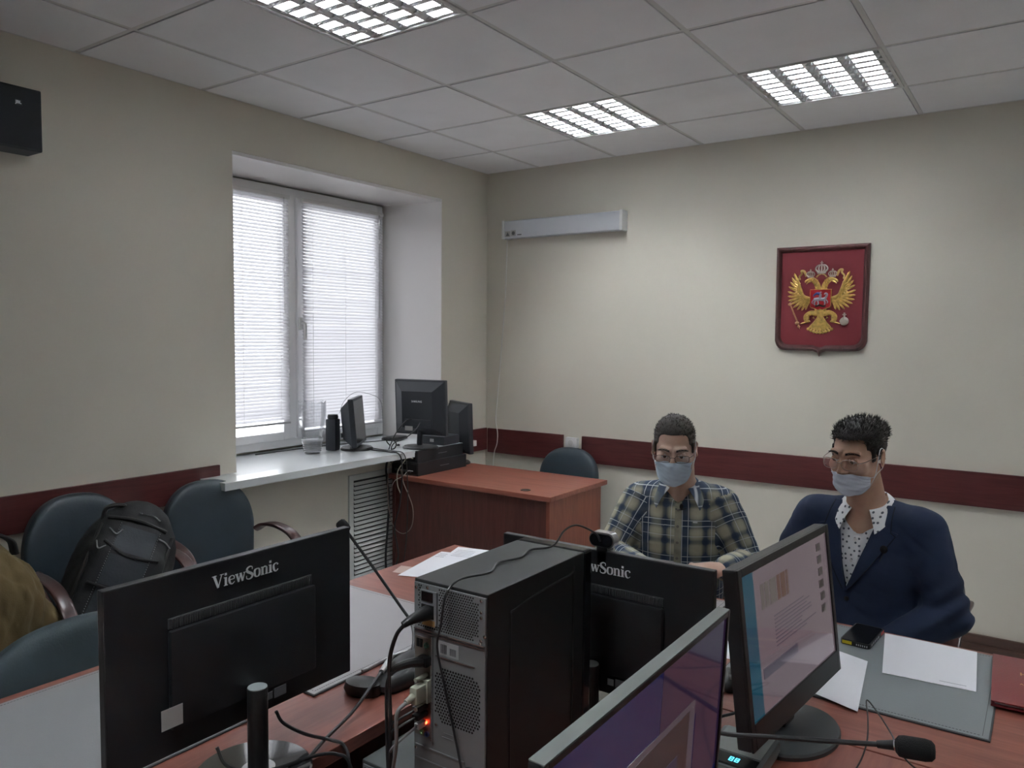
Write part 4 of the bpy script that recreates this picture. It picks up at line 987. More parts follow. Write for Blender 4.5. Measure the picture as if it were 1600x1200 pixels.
# ================================================================ WALL ITEMS
u = thing('wall_lamp_unit', 'long white wall-mounted lamp housing on the back wall with a hanging white cord', 'wall lamp', (.668, 0, 2.392))
MB().box((-.468, -.075, -.062), (.468, -.004, .062), .006).build('housing', mat('lamp_housing', (.60, .62, .66), .35), u)
for s in (-1, 1): MB().box((s*.458, -.079, -.066), (s*.480, 0, .066), .004).build('end_cap', M_white, u)
mb = MB().box((-.45, -.0762, -.052), (-.405, -.075, -.012)).box((-.398, -.0762, -.048), (-.360, -.075, -.008)).build('warning_label', M_label, u)
mb = MB().prism([(-.443, -.046), (-.412, -.046), (-.4275, -.018)], .0762, .0766, Rx(PI/2)).prism([(-.379+.013*math.cos(a), -.028+.013*math.sin(a)) for a in [2*PI*i/20 for i in range(20)]], .0762, .0766, Rx(PI/2)).box((-.345, -.0758, -.045), (-.31, -.075, -.038)); mb.build('label_marks', mat('label_print2', (.14, .14, .15), .6), u)
cable('thin white cord hanging from the wall lamp housing down behind the brown desk', [(.205, -.03, 2.33), (.20, -.028, 2.2), (.185, -.022, 1.9), (.150, -.020, 1.5), (.125, -.022, 1.2), (.115, -.03, 1.02), (.135, -.035, .92), (.130, -.035, .84), (.10, -.03, .76), (.09, -.03, .6)], .0035, M_white_c, 'wall lamp cord')
sp = thing('wall_speaker', 'black box loudspeaker mounted high on the left wall at the photo edge', 'speaker', (0, -3.33, 2.4625))
MB().box((.02, -.175, -.12), (.145, .175, .12), .006).build('cabinet', mat('speaker_black', (.014, .018, .022), .55), sp)
MB().box((.145, -.168, -.113), (.151, .168, .113), .004).build('grille', mat('speaker_grille', (.012, .016, .020), .7, bump=.6, bscale=900), sp)
MB().box((0, -.04, -.06), (.02, .04, .06)).build('bracket', M_black, sp)
MB().box((.151, .075, .045), (.1518, .100, .066)).build('badge', mat('badge_black', (.03, .03, .035), .4), sp)
text('badge_lettering', 'JBL', .016, M_logo, sp, (.152, .0875, .0555), (PI/2, 0, PI/2), .0002, .0005)

# ================================================================ COAT OF ARMS PLAQUE
pq = thing('coat_of_arms_plaque', 'red shield plaque with a golden double-headed eagle in a dark wooden frame', 'plaque', (2.378, 0, 1.86))
def shield(hw, top, bot, tip, r=.05):
    o = [(-hw, top), (-hw*.99, bot+r)]
    for i in range(1, 7): a = rad(180+90*i/6); o.append((-hw*.98+r+r*math.cos(a), bot+r+r*math.sin(a)))
    o += [(-.035, bot-.002), (-.012, bot-.012), (0, bot-tip), (.012, bot-.012), (.035, bot-.002)]
    for i in range(0, 6): a = rad(270+90*i/6); o.append((hw*.98-r+r*math.cos(a), bot+r+r*math.sin(a)))
    o += [(hw*.99, bot+r), (hw, top)]; return o
so, si = shield(.253, .300, -.295, .034, .055), shield(.222, .268, -.262, .014, .045)
def ring(mb, A, B, C_, ya, yb, yc):
    n = len(A)
    for (P, Q, y0, y1) in ((A, B, ya, yb), (B, C_, yb, yc)):
        vs = [(x, y0, z) for x, z in P]+[(x, y1, z) for x, z in Q]; mb.add(vs, [(i, (i+1) % n, n+(i+1) % n, n+i) for i in range(n)])
sm_ = shield(.240, .288, -.281, .026, .05)
mb = MB(); ring(mb, so, so, sm_, 0, -.016, -.028); ring(mb, sm_, shield(.232, .279, -.272, .02, .048), si, -.028, -.026, -.010)
mb.build('frame', wood('plaque_frame', (.12, .045, .045), (.06, .022, .022), 'z', .35, coat=.3), pq, True, angle=40)
MB().prism(si, .002, .011, Rx(PI/2)).build('red_field', mat('red_velvet', (.17, .014, .022), .75, bump=.3, bscale=500), pq)
M_g = mat('gold_relief', (.66, .44, .13), .38, .6, noise=.35, nscale=60); M_ps = mat('pale_silver', (.52, .46, .40), .4, .5)
g = MB(); Y0 = -.011
def relief(mb, pts, w0, w1, h=.006, y=Y0):
    """tapered raised stroke in the plaque plane"""
    P = spline([(p[0], y-h*.3, p[1]) for p in pts], 5); m_ = len(P)
    vs = []; fs = []; n = 8
    for i, p in enumerate(P):
        t = (P[min(i+1, m_-1)]-P[max(i-1, 0)]).normalized(); nrm = Vector((t.z, 0, -t.x)); w = w0+(w1-w0)*i/(m_-1)
        w *= (1-.75*max(0, (i/(m_-1)-.8)/.2)**2)
        for k in range(n):
            a = 2*PI*k/n; vs.append(p+nrm*math.cos(a)*w+Vector((0, -math.sin(a)*h*.7, 0)))
    for i in range(m_-1):
        for k in range(n): j = (k+1) % n; fs.append((i*n+k, i*n+j, (i+1)*n+j, (i+1)*n+k))
    fs += [tuple(range(n)), tuple((m_-1)*n+k for k in range(n))]; mb.add(vs, fs)
wing = [MB(), MB()]
body = MB(); heads = [MB(), MB()]; tail = MB()
for si_, s in enumerate((-1, 1)):
    wb = wing[si_]
    tips = [(.150, .150), (.163, .125), (.172, .100), (.180, .073), (.184, .045), (.184, .018), (.180, -.008), (.170, -.030), (.152, -.050), (.128, -.062), (.104, -.066), (.082, -.062)]
    roots = [(.112, .045), (.110, .040), (.108, .035), (.104, .030), (.102, .024), (.10, .018), (.096, .012), (.09, .006), (.082, .003), (.075, .002), (.066, .002), (.058, .004)]
    for k, (tp, rt_) in enumerate(zip(tips, roots)):
        mid = ((tp[0]+rt_[0])/2+.004, (tp[1]+rt_[1])/2-.004+.006*(k < 4))
        relief(wb, [(s*rt_[0], rt_[1]), (s*mid[0], mid[1]), (s*tp[0], tp[1])], .0095, .0055, .006, Y0)
    for k in range(9):
        f = k/8; a = (.118+.025*math.sin(f*3)-.03*f*f, .085-.075*f); b = (a[0]+.024-.02*f, a[1]-.002-.03*f+.02)
        relief(wb, [(s*a[0], a[1]), (s*b[0], b[1])], .009, .006, .009, Y0-.003)
    relief(wb, [(s*.148, .142), (s*.128, .100), (s*.112, .055), (s*.100, .022), (s*.078, .006), (s*.055, .004)], .007, .012, .010, Y0-.003)
    hd = heads[si_]
    relief(hd, [(s*.012, .02), (s*.016, .06), (s*.026, .088), (s*.044, .107), (s*.060, .112)], .017, .014, .011, Y0)
    relief(hd, [(s*.052, .112), (s*.072, .108), (s*.086, .100), (s*.088, .092)], .010, .003, .009, Y0)
    relief(hd, [(s*.060, .100), (s*.076, .092), (s*.082, .084)], .005, .002, .006, Y0)
    for k in range(4): relief(hd, [(s*(.022+.008*k), .075+.010*k), (s*(.018+.006*k), .108+.004*k)], .004, .002, .013, Y0)
    for k in range(5): relief(hd, [(s*.020, .010+k*.012), (s*(.036), .018+k*.013)], .004, .0015, .010, Y0)
    relief(body, [(s*.02, -.085), (s*.05, -.080), (s*.078, -.098), (s*.076, -.122), (s*.055, -.128)], .016, .010, .010, Y0)
    for k in range(5): relief(body, [(s*(.062), -.088-.006*k), (s*(.084-.003*k), -.108-.006*k)], .006, .0025, .011, Y0)
    relief(body, [(s*.055, -.128), (s*.080, -.134), (s*.108, -.142)], .005, .004, .006, Y0)
    relief(body, [(s*.040, -.105), (s*.030, -.115)], .006, .003, .008, Y0)
relief(body, [(0, .04), (0, -.06), (0, -.11)], .045, .020, .010, Y0+.001)
for k in range(9):
    a = (k-4)/4; relief(tail, [(a*.008, -.098), (a*.030, -.135), (a*.062, -.172-.018*(1-a*a))], .006, .009, .008, Y0)
    tail.ball((a*.064, Y0-.003, -.172-.020*(1-a*a)), (.009, .004, .009), 10, 6)
wing[0].build('wing', M_g, pq, True); wing[1].build('wing', M_g, pq, True)
heads[0].build('eagle_head', M_g, pq, True); heads[1].build('eagle_head', M_g, pq, True); body.build('eagle_body', M_g, pq, True); tail.build('eagle_tail', M_g, pq, True)
def crown(x, z, k):
    c = MB(); c.box((x-.020*k, Y0-.008, z), (x+.020*k, Y0, z+.007*k), .001)
    for a in (-1, -.5, 0, .5, 1):
        relief(c, [(x+a*.016*k, z+.006*k), (x+a*.028*k, z+.024*k), (x+a*.018*k, z+.040*k), (x, z+.044*k)], .0045*k, .003*k, .007)
    c.box((x-.002*k, Y0-.006, z+.044*k), (x+.002*k, Y0-.002, z+.062*k)); c.box((x-.007*k, Y0-.006, z+.051*k), (x+.007*k, Y0-.002, z+.055*k)); return c
crown(0, .142, 1.15).build('crown', M_ps, pq, True); crown(-.060, .121, .78).build('crown', M_ps, pq, True); crown(.060, .121, .78).build('crown', M_ps, pq, True)
rb = MB()
for s in (-1, 1):
    relief(rb, [(s*.028, .122), (s*.016, .135), (0, .140)], .004, .003, .004)
    relief(rb, [(s*.082, .128), (s*.096, .158), (s*.112, .160), (s*.108, .145), (s*.122, .128), (s*.118, .112), (s*.134, .120)], .007, .004, .005)
rb.build('ribbon', mat('gold_ribbon', (.55, .38, .14), .45, .5), pq, True)
cs = shield(.055, .050, -.050, .006, .012)
MB().prism(cs, -.012+.030, .030-.006, Rx(PI/2)).build('breast_shield', mat('red_enamel', (.36, .012, .02), .35), pq)
mb = MB(); ring(mb, shield(.059, .054, -.054, .006, .013), shield(.057, .052, -.052, .006, .013), cs, -.012, -.027, -.025); mb.build('breast_shield_rim', M_g, pq)
rd = MB(); Yr = -.024
for (pts, a, b) in (([(-.034, -.006), (-.010, -.002), (.016, -.004), (.030, .006)], .010, .008), ([(.026, .0), (.036, .022), (.028, .030), (.020, .022)], .007, .003), ([(-.026, -.010), (-.032, -.026), (-.028, -.038)], .005, .003), ([(-.014, -.010), (-.010, -.028), (-.016, -.038)], .004, .003), ([(.020, -.008), (.026, -.024), (.022, -.036)], .005, .003), ([(.030, -.006), (.040, -.018), (.036, -.028)], .004, .002), ([(-.036, -.006), (-.044, -.02), (-.040, -.03)], .003, .002), ([(-.002, .0), (.0, .018), (.002, .030)], .008, .005), ([(.002, .034), (.002, .040)], .006, .005)):
    relief(rd, pts, a, b, .004, Yr)
rd.build('silver_rider', mat('silver_relief', (.45, .47, .55), .3, .7), pq, True)
cl_ = MB(); relief(cl_, [(-.004, .026), (-.020, .030), (-.034, .020), (-.038, .012)], .008, .003, .004, Yr); cl_.build('blue_cloak', mat('blue_enamel', (.06, .10, .32), .35), pq, True)
dg_ = MB(); relief(dg_, [(-.026, -.042), (-.005, -.038), (.020, -.044), (.032, -.036)], .006, .003, .004, Yr); dg_.build('black_dragon', M_black, pq, True)
sc = MB(); relief(sc, [(-.166, -.035), (-.150, -.075), (-.128, -.125), (-.112, -.172)], .004, .005, .006)
for (x, z, r) in ((-.170, -.030, .011), (-.126, -.138, .013), (-.117, -.158, .009), (-.146, -.085, .006)): sc.ball((x, Y0-.004, z), (r, .006, r*.8), 12, 8)
relief(sc, [(-.172, -.022), (-.160, -.012), (-.150, -.004)], .003, .002, .004); sc.build('sceptre', mat('copper_gold', (.55, .30, .16), .4, .6), pq, True)
ob = MB().ball((.130, Y0-.005, -.128), (.024, .010, .024), 18, 12).box((.126, Y0-.012, -.104), (.134, Y0-.004, -.080)).box((.120, Y0-.012, -.094), (.140, Y0-.004, -.088)).box((.106, Y0-.016, -.130), (.154, Y0-.008, -.124)).box((.127, Y0-.017, -.128), (.133, Y0-.010, -.104)); ob.build('orb', M_ps, pq, True)

# ================================================================ BACKPACK AND COAT
bp = thing('backpack', 'black backpack with grey patches, chain details and buckles, leaning on the left wall chair', 'backpack', (.50, -3.08, .47), rad(64))
B_tilt = rotm('x', rad(-16)) @ rotm('y', rad(24))
def bsdf(P):
    Q = (P-A3((0, .03, .20))) @ B_tilt
    d = smin(ell(Q, (0, 0, .02), (.185, .125, .285)), rbox(Q, (0, .0, -.02), (.155, .10, .20), .095), .05); d = smin(d, rbox(Q, (0, -.075, -.05), (.145, .07, .165), .055), .035)
    return d+.006*wob(P, 22, 3)+.003*wob(P, 60, 5)
sdf_obj('bag_body', bsdf, (-.32, -.30, -.18), (.32, .30, .58), .0085, mat('nylon_black', (.011, .012, .014), .65, bump=.5, bscale=220), bp)
BT = Tr(0, .03, .20) @ Matrix(B_tilt.tolist()).to_4x4()
def on_bag(mb_, x0, x1, z0, z1, off, n=10, thick=True):
    X, Z = np.meshgrid(np.linspace(x0, x1, n), np.linspace(z0, z1, n), indexing='ij'); Rm = np.array(B_tilt)
    O = np.stack([X, X*0-.30, Z], -1) @ Rm.T+A3((0, .03, .20)); D = (np.zeros_like(O)+A3((0, 1, 0))) @ Rm.T
    Pp, _ = project(bsdf, O.astype(np.float32), D.astype(np.float32), off); mb_.grid(Pp); return mb_
M_patch = mat('grey_patch', (.030, .036, .045), .65, bump=.6, bscale=120)
for (x0, x1, z0, z1) in ((-.065, .075, .085, .185), (-.065, .080, -.045, .070), (-.06, .078, -.17, -.06)):
    pb = on_bag(MB(), x0, x1, z0, z1, .004).build('patch', M_patch, bp, True)
sb_ = MB()
for (a, b) in (((-.068, .19), (-.068, -.17)), ((.080, .19), (.083, -.17))):
    for i in range(40):
        z = a[1]+(b[1]-a[1])*i/40; O = (A3((a[0], -.3, z)) @ np.array(B_tilt).T+A3((0, .03, .20)))[None]; D = (A3((0, 1, 0)) @ np.array(B_tilt).T)[None]
        q, _ = project(bsdf, O.astype(np.float32), D.astype(np.float32), .005); sb_.ball(tuple(q[0]), (.0012, .0012, .002), 5, 3)
sb_.build('stitching', mat('pale_stitch', (.35, .35, .36), .6), bp)
def bag_pts(L, off):
    out = []
    for (x, z) in L:
        O = (A3((x, -.3, z)) @ np.array(B_tilt).T+A3((0, .03, .20)))[None]; D = (A3((0, 1, 0)) @ np.array(B_tilt).T)[None]
        q, _ = project(bsdf, O.astype(np.float32), D.astype(np.float32), off); out.append(tuple(q[0]))
    return out
for L, r, m_, nm in (([(-.10, .11), (0, .075), (.11, .085)], .007, M_black, 'strap'), ([(-.10, -.05), (0, -.055), (.11, -.045)], .006, M_black, 'strap'), ([(-.12, .20), (-.02, .215), (.10, .205)], .008, M_black, 'strap'), ([(-.135, .17), (-.13, .0), (-.125, -.15)], .007, M_black, 'strap'), ([(.13, .19), (.135, .02), (.13, -.15)], .007, M_black, 'strap')):
    MB().tube(bag_pts(L, .005), r, 8, 6).build(nm, m_, bp, True)
M_sil = mat('silver_chain', (.55, .55, .56), .3, .9)
for L in ([(-.02, .245), (.03, .250), (.06, .240)], [(.085, .17), (.11, .165), (.135, .15)], [(-.10, .16), (-.07, .145), (-.055, .165)], [(-.125, .10), (-.11, .075), (-.09, .09)]):
    c_ = MB(); pts = bag_pts(L, .006); P = spline(pts, 7)
    for i, p in enumerate(P):
        c_.ball(tuple(p), (.0035, .003, .0028), 6, 4)
    c_.build('chain', M_sil, bp, True)
MB().tube(bag_pts([(.035, -.075), (.045, -.10), (.045, -.14)], .012), .003, 8, 6).build('buckle', M_sil, bp, True)
MB().tube([(-.05, .06, .42), (-.03, .07, .47), (.03, .07, .47), (.05, .06, .42)], .009, 8, 6).build('carry_handle', M_black, bp, True)

def coat_sdf(P):
    d = ell(P, (0, .0, .19), (.20, .16, .27)); d = smin(d, capsule(P, (.10, -.05, .26), (.27, .02, .03), .085, .075), .06)
    d = smin(d, capsule(P, (-.10, -.1, .25), (-.20, -.12, -.02), .10, .09), .06); d = smin(d, capsule(P, (0, .05, .38), (.08, .05, .40), .05, .05), .05)
    return d+.026*wob(P*A3((1, 1, .35)), 20, 11)-.016*np.abs(wob(P*A3((1.2, 1, .5)), 30, 12))+.002*wob(P, 90, 4)
ct = thing('folded_coat', 'olive brown coat heaped at the left edge on an armchair', 'coat', (.50, -3.60, .47), rad(92))
sdf_obj('cloth', coat_sdf, (-.40, -.32, -.16), (.44, .28, .56), .0085, mat('olive_cloth', (.135, .095, .038), .85, bump=.5, bscale=260, noise=.2, nscale=7), ct)
MB().tube([(.03, .05, .40), (.09, .02, .455), (.14, .0, .43), (.15, -.01, .38)], .022, 10, prof=(.05, .014, (0, 1, 0))).build('collar_strap', M_black, ct, True)
make_chair('black armchair at the left edge, hidden under the olive brown coat', (.42, -3.62, 0), rad(92), .80, .225)
# ================================================================ PEOPLE
def head_sdf(Q):
    """head-local: face towards -y, origin between the ears"""
    X = np.abs(Q[..., 0:1]); S = np.concatenate([X, Q[..., 1:]], -1)      # mirrored
    d = ell(Q, (0, .018, .040), (.0745, .096, .083))
    d = smin(d, ell(Q, (0, -.030, -.030), (.064, .066, .085)), .03)
    d = smin(d, ell(Q, (0, -.034, -.078), (.050, .052, .042)), .025)
    d = smin(d, capsule(S, (.052, .012, -.050), (.030, -.062, -.098), .016, .013), .028)
    d = smin(d, ell(Q, (0, -.078, -.104), (.022, .017, .018)), .018)
    d = smin(d, ell(S, (.043, -.066, -.024), (.022, .018, .020)), .02)
    d = smin(d, capsule(S, (.012, -.092, .024), (.044, -.080, .028), .009, .008), .016)
    d = smax(d, -ell(S, (.031, -.105, .004), (.019, .019, .013)), .012)
    d = smin(d, capsule(Q, (0, -.094, .012), (0, -.112, -.030), .0075, .0105), .010)
    d = smin(d, ell(S, (.011, -.102, -.035), (.0085, .010, .0075)), .007)
    d = smax(d, -ell(S, (.0065, -.110, -.041), (.0035, .005, .003)), .003)
    d = smin(d, ell(Q, (0, -.0955, -.063), (.023, .009, .0055)), .006); d = smin(d, ell(Q, (0, -.0935, -.072), (.019, .009, .0065)), .006)
    d = smax(d, -ell(Q, (0, -.104, -.0672), (.022, .006, .0012)), .0025)
    # upper and lower eyelids around the eyeball
    lid = np.abs(ell(S, (.031, -.0815, .003), (.0148, .0148, .0138)))-.0012
    slot = ell(S, (.031, -.095, -.0005), (.0135, .014, .0036)); lid = smax(lid, -slot, .0015)
    d = smin(d, np.maximum(lid, Q[..., 1]+.078), .003)
    # ears
    e = ell(S, (.0815, .012, -.004), (.0070, .0175, .031), rotm('x', rad(-12)) @ rotm('z', rad(32)))
    e = smax(e, -ell(S, (.0885, .004, .000), (.0055, .010, .020)), .004)
    d = smin(d, e, .006)
    return d
def mkframe(c, yaw, pitch, roll=0):
    """matrix from head-local to person-local; pitch > 0 looks down"""
    return Tr(*c) @ Rz(rad(yaw)) @ Rx(rad(pitch)) @ Ry(rad(roll))
def to_local(P, M):
    Mi = np.array(M.inverted(), dtype=np.float32); return P @ Mi[:3, :3].T+Mi[:3, 3]
def lim(P, J, r):
    """limb through joints J with radii r"""
    d = None
    for i in range(len(J)-1):
        q = capsule(P, J[i], J[i+1], r[i], r[i+1]); d = q if d is None else smin(d, q, .012)
    return d
def hand_mb(mb, wrist, fwd, up, side, curl=(35, 40, 25), res=.0026, spreadz=1.0, thumb_in=.5, scale=1.0):
    """five-fingered hand. wrist: position; fwd: palm direction; up: back of the hand; side: +1 thumb on the +right axis"""
    f = Vector(fwd).normalized(); u = Vector(up); u = (u-f*u.dot(f)).normalized(); r = f.cross(u)
    M = Matrix((( r.x, f.x, u.x, wrist[0]), (r.y, f.y, u.y, wrist[1]), (r.z, f.z, u.z, wrist[2]), (0, 0, 0, 1)))
    fing = []
    specs = [(.030, .088, (.040, .024, .020), .0088), (.010, .093, (.045, .028, .022), .0090), (-.011, .089, (.041, .026, .021), .0086), (-.030, .080, (.032, .020, .018), .0078)]
    for k, (x, y, L, rr) in enumerate(specs):
        x *= side; p = np.array([x, y, .0]); a = 0; pts = [p.copy()]; sp = rad(side*(6-5*k)*spreadz)
        for j in range(3):
            a += rad(curl[j]+3*k*(j == 0)); dvec = np.array([math.sin(sp)*math.cos(a), math.cos(a)*math.cos(sp), -math.sin(a)]); p = p+dvec*L[j]; pts.append(p.copy())
        fing.append((pts, [rr, rr*.93, rr*.84, rr*.72]))
    t0 = np.array([side*.022, .022, -.008]); t1 = t0+np.array([side*.030, .030, -.010]); t2 = t1+np.array([side*.014*(1-thumb_in), .030, -.006-.008*thumb_in]); t3 = t2+np.array([-side*.012*thumb_in, .024, -.004-.006*thumb_in])
    thumb = ([t0, t1, t2, t3], [.0145, .0110, .0098, .0080])
    def f_(P):
        d = rbox(P, (0, .050, -.001), (.038, .046, .0135), .013)
        d = smin(d, ell(P, (side*.022, .035, -.010), (.020, .032, .015)), .012)
        d = smin(d, capsule(P, (0, -.05, .0), (0, .015, 0), .027, .024)*1.0, .018)
        for (pts, rs) in fing+[thumb]:
            q = None
            for j in range(3):
                c = capsule(P, pts[j], pts[j+1], rs[j], rs[j+1]); q = c if q is None else smin(q, c, .003)
            d = smin(d, q, .0055)
        for (pts, rs) in fing: d = smin(d, ell(P, pts[0]+np.array([0, 0, .005]), (.008, .009, .007)), .006)
        return d
    V, F = nets(f_, (-.085, -.045, -.105), (.085, .205, .04), res)
    V = [M @ (Vector(v)*scale) for v in V.tolist()]; mb.add(V, F.tolist())
    nails = MB()
    for (pts, rs) in fing+[thumb]:
        a, b = Vector(pts[2]), Vector(pts[3]); dv = (b-a).normalized(); nn = (Vector((0, 0, 1))-dv*dv.z).normalized(); rt_ = dv.cross(nn)
        N = Matrix(((rt_.x, dv.x, nn.x, 0), (rt_.y, dv.y, nn.y, 0), (rt_.z, dv.z, nn.z, 0), (0, 0, 0, 1)))
        nails.ball((0, 0, 0), (rs[3]*.72, rs[3]*.95, rs[3]*.25), 10, 6, M @ Tr(*(b+nn*rs[3]*.84+dv*.001)) @ N)
    return M, nails, f_
def skin_mat(name, c, c2):
    return mat(name, c, .52, noise=.2, nscale=30, col2=c2, sub=.08, bump=.15, bscale=400)
def body_colour_attr(o, fn): pass

def face_sheet(fsdf, ths, zs, off, pleat=0, centre=(0, -.005)):
    """surface wrapped round the front of the head: angles ths (0 = straight ahead), heights zs(th)->array"""
    rows = []
    nz = 26
    for th in ths:
        z0, z1 = zs(th); row = []
        for j in range(nz):
            t = j/(nz-1); z = z0+(z1-z0)*t; dv = np.array([math.sin(th), -math.cos(th), 0]); O = np.array([centre[0], centre[1], z])+dv*.20
            row.append((O, -dv, t))
        rows.append(row)
    O = np.array([[q[0] for q in r] for r in rows]); D = np.array([[q[1] for q in r] for r in rows]); t = np.array([[q[2] for q in r] for r in rows])
    P, h = project(fsdf, O.astype(np.float32), D.astype(np.float32), off, .2, 60)
    R = np.sqrt(((P-A3((centre[0], centre[1], 0)))[..., :2]**2).sum(-1))
    # cloth does not follow hollows: average outward
    for _ in range(30):
        A = R.copy(); A[1:-1, 1:-1] = (R[:-2, 1:-1]+R[2:, 1:-1]+R[1:-1, :-2]+R[1:-1, 2:])/4; R = np.maximum(R, A)
    return R, t, nz
def mask(head, M, fsdf, z_top, z_bot, thmax, m, loops=True, drop=0, seed=0):
    ths = np.linspace(-thmax, thmax, 45)
    def zs(th):
        k = abs(th)/thmax; return (z_bot+.034*k**2.0, z_top-.020*k**1.6+.0)
    R, t, nz = face_sheet(fsdf, ths, zs, .0035)
    P = []; r_ = np.random.RandomState(seed)
    for i, th in enumerate(ths):
        k = abs(th)/thmax; z0, z1 = zs(th); row = []
        for j in range(nz):
            tt = j/(nz-1); z = z0+(z1-z0)*tt
            pl_ = .0016*math.sin(tt*2*PI*3.5)*(1-.6*k)*(.12 < tt < .9)
            cr = .0018*math.sin(9*th+14*tt+seed)*math.sin(21*tt+5*th)*(k < .95)
            rr = R[i, j]+pl_+cr; row.append((rr*math.sin(th), -.005-rr*math.cos(th), z))
        P.append(row)
    P = np.array(P); Q = P.copy(); ctr = np.array([0, -.005, 0]); dirn = (P-ctr); dirn[..., 2] = 0; dirn /= np.linalg.norm(dirn, axis=-1, keepdims=True); Q -= dirn*.0012
    mb = MB().grid(P); mb.grid(Q[::-1]); n1, n2 = P.shape[:2]
    # closed rim
    rim = [P[0], P[-1]]; rq = [Q[0], Q[-1]]
    for a, b in ((P[0], Q[0]), (P[-1], Q[-1]), (P[:, 0], Q[:, 0]), (P[:, -1], Q[:, -1])): mb.grid(np.stack([a, b]))
    mb.v = [M @ Vector(v) for v in mb.v]
    o = mb.build('face_mask', m, head, True, angle=70)
    e = MB(); e.tube([M @ Vector(tuple(p)) for p in P[:, -1][::4]], .0012, 6, 3); e.tube([M @ Vector(tuple(p)) for p in P[:, 0][::4]], .0012, 6, 3); e.build('mask_edging', m, o, True)
    for s, col in ((-1, P[0]), (1, P[-1])):
        a, b = col[-2], col[2]
        pts = [tuple(a), (s*.079, -.035, a[2]+.012), (s*.080, -.004, .026), (s*.0800, .020, .022), (s*.078, .026, -.010), (s*.0795, .010, -.038), (s*.074, -.015, -.052), tuple(b)]
        MB().tube([M @ Vector(p) for p in pts], .0013, 6, 5).build('ear_loop', mat('elastic_white', (.7, .72, .75), .7), o, True)
    return o
def eyes(person, M, look=(0, 0), iris=(.10, .06, .035)):
    for s in (-1, 1):
        c = Vector((s*.031, -.0815, .003)); g = Vector((math.sin(rad(look[0])), -1, -math.sin(rad(look[1])))).normalized()
        e = MB().ball(tuple(c), .0132, 20, 14, M).build('eyeball', mat('eye_white', (.62, .60, .58), .25), person, True)
        N = M @ Tr(*(c+g*.0118)) @ g.to_track_quat('Z', 'Y').to_matrix().to_4x4()
        MB().lathe([(.0062, -.0012), (.0058, .0010), (.0001, .0018)], 20, N).build('iris', mat('iris', iris, .2), e, True)
        MB().lathe([(.0026, .0010), (.0022, .0021), (.0001, .0024)], 14, N).build('pupil', M_blackg, e, True)
def brows(person, M, fsdf, m, th=.004, lift=0):
    for s in (-1, 1):
        b = MB(); r_ = random.Random(5)
        for k in range(70):
            t = r_.random(); x = s*(.012+.038*t); z = .0250+lift+.004*math.sin(t*PI)-.001*t+r_.uniform(-.0035, .0035)*(1-.4*t)
            O = A3((x, -.16, z))[None]; q, _ = project(fsdf, O, A3((0, 1, 0))[None], .0008, .2, 60); q = q[0]
            b.cyl(M @ Vector(q), M @ Vector((q[0]+s*.008, q[1]+.001, q[2]+.0018*(1-t*1.6))), .0008, .0002, 4)
        b.build('eyebrow', m, person, True)
def glasses(person, M, fsdf, w=.050, h=.031, y=-.116, z0=.001, m=None, rim=.0009, lower=True, shape=4.0, dist=.0345):
    m = m or mat('wire_frame', (.30, .27, .24), .3, .8); root = None; fr = MB()
    def rimpts(s, n=36):
        o = []
        for i in range(n+1):
            a = 2*PI*i/n; c, q = math.cos(a), math.sin(a); x = s*dist+w/2*math.copysign(abs(c)**(2/shape), c); z = z0+h/2*math.copysign(abs(q)**(2/shape), q); o.append(Vector((x, y+.9*max(0, abs(x)-.012)**2*4, z)))
        return o
    for s in (-1, 1): fr.tube([M @ p for p in rimpts(s)], rim, 6, 1)
    fr.tube([M @ Vector((-.0095, y, z0+.004)), M @ Vector((0, y-.003, z0+.007)), M @ Vector((.0095, y, z0+.004))], .0011, 6, 4)
    o = fr.build('eyeglasses', m, person, True)
    for s in (-1, 1):
        xo = s*(dist+w/2); yo = y+.9*(abs(xo)-.012)**2*4
        MB().tube([M @ Vector(p) for p in ((xo, yo, z0+.006), (s*.074, -.085, z0+.009), (s*.0805, -.03, z0+.013), (s*.0815, .012, z0+.016), (s*.080, .030, z0-.008))], .0013, 6, 5).build('temple_arm', m, o, True)
        L = MB(); pts = rimpts(s); L.add([M @ (p+Vector((0, .0004, 0))) for p in pts[:-1]]+[M @ (p-Vector((0, .0004, 0))) for p in pts[:-1]], [tuple(range(36)), tuple(range(71, 35, -1))])
        L.build('lens', glassy('lens_glass', (.93, .94, .95), .05, .02), o)
    return o
def hair_shell(person, M, hsdf, fsdf, m, lo, hi, h=.0035, tufts=900, tl=.012, seed=1, up=.6, lean=(0, 0, 0), rootcond=None):
    V, F = nets(hsdf, lo, hi, h); mb = MB().add([M @ Vector(v) for v in V.tolist()], F.tolist())
    r_ = np.random.RandomState(seed); idx = r_.randint(0, len(V), tufts); eps = .002
    for i in idx:
        p = V[i]; 
        if rootcond is not None and not rootcond(p): continue
        g = np.array([float(hsdf((p+np.eye(3)[k]*eps)[None].astype(np.float32))[0]-hsdf((p-np.eye(3)[k]*eps)[None].astype(np.float32))[0]) for k in range(3)]); g /= np.linalg.norm(g)+1e-9
        dvec = g*.55+np.array(lean)+np.array([0, 0, up])*max(0, p[2]-.03)*8+r_.normal(size=3)*.25; dvec /= np.linalg.norm(dvec); L = tl*r_.uniform(.5, 1.3)*(1 if p[2] > .05 else .35)
        q = p-g*.002; a = M @ Vector(q.tolist()); b = M @ Vector((q+dvec*L).tolist()); mb.cyl(a, b, .0019, .0002, 4)
    return mb.build('hair', m, person, True, angle=60)

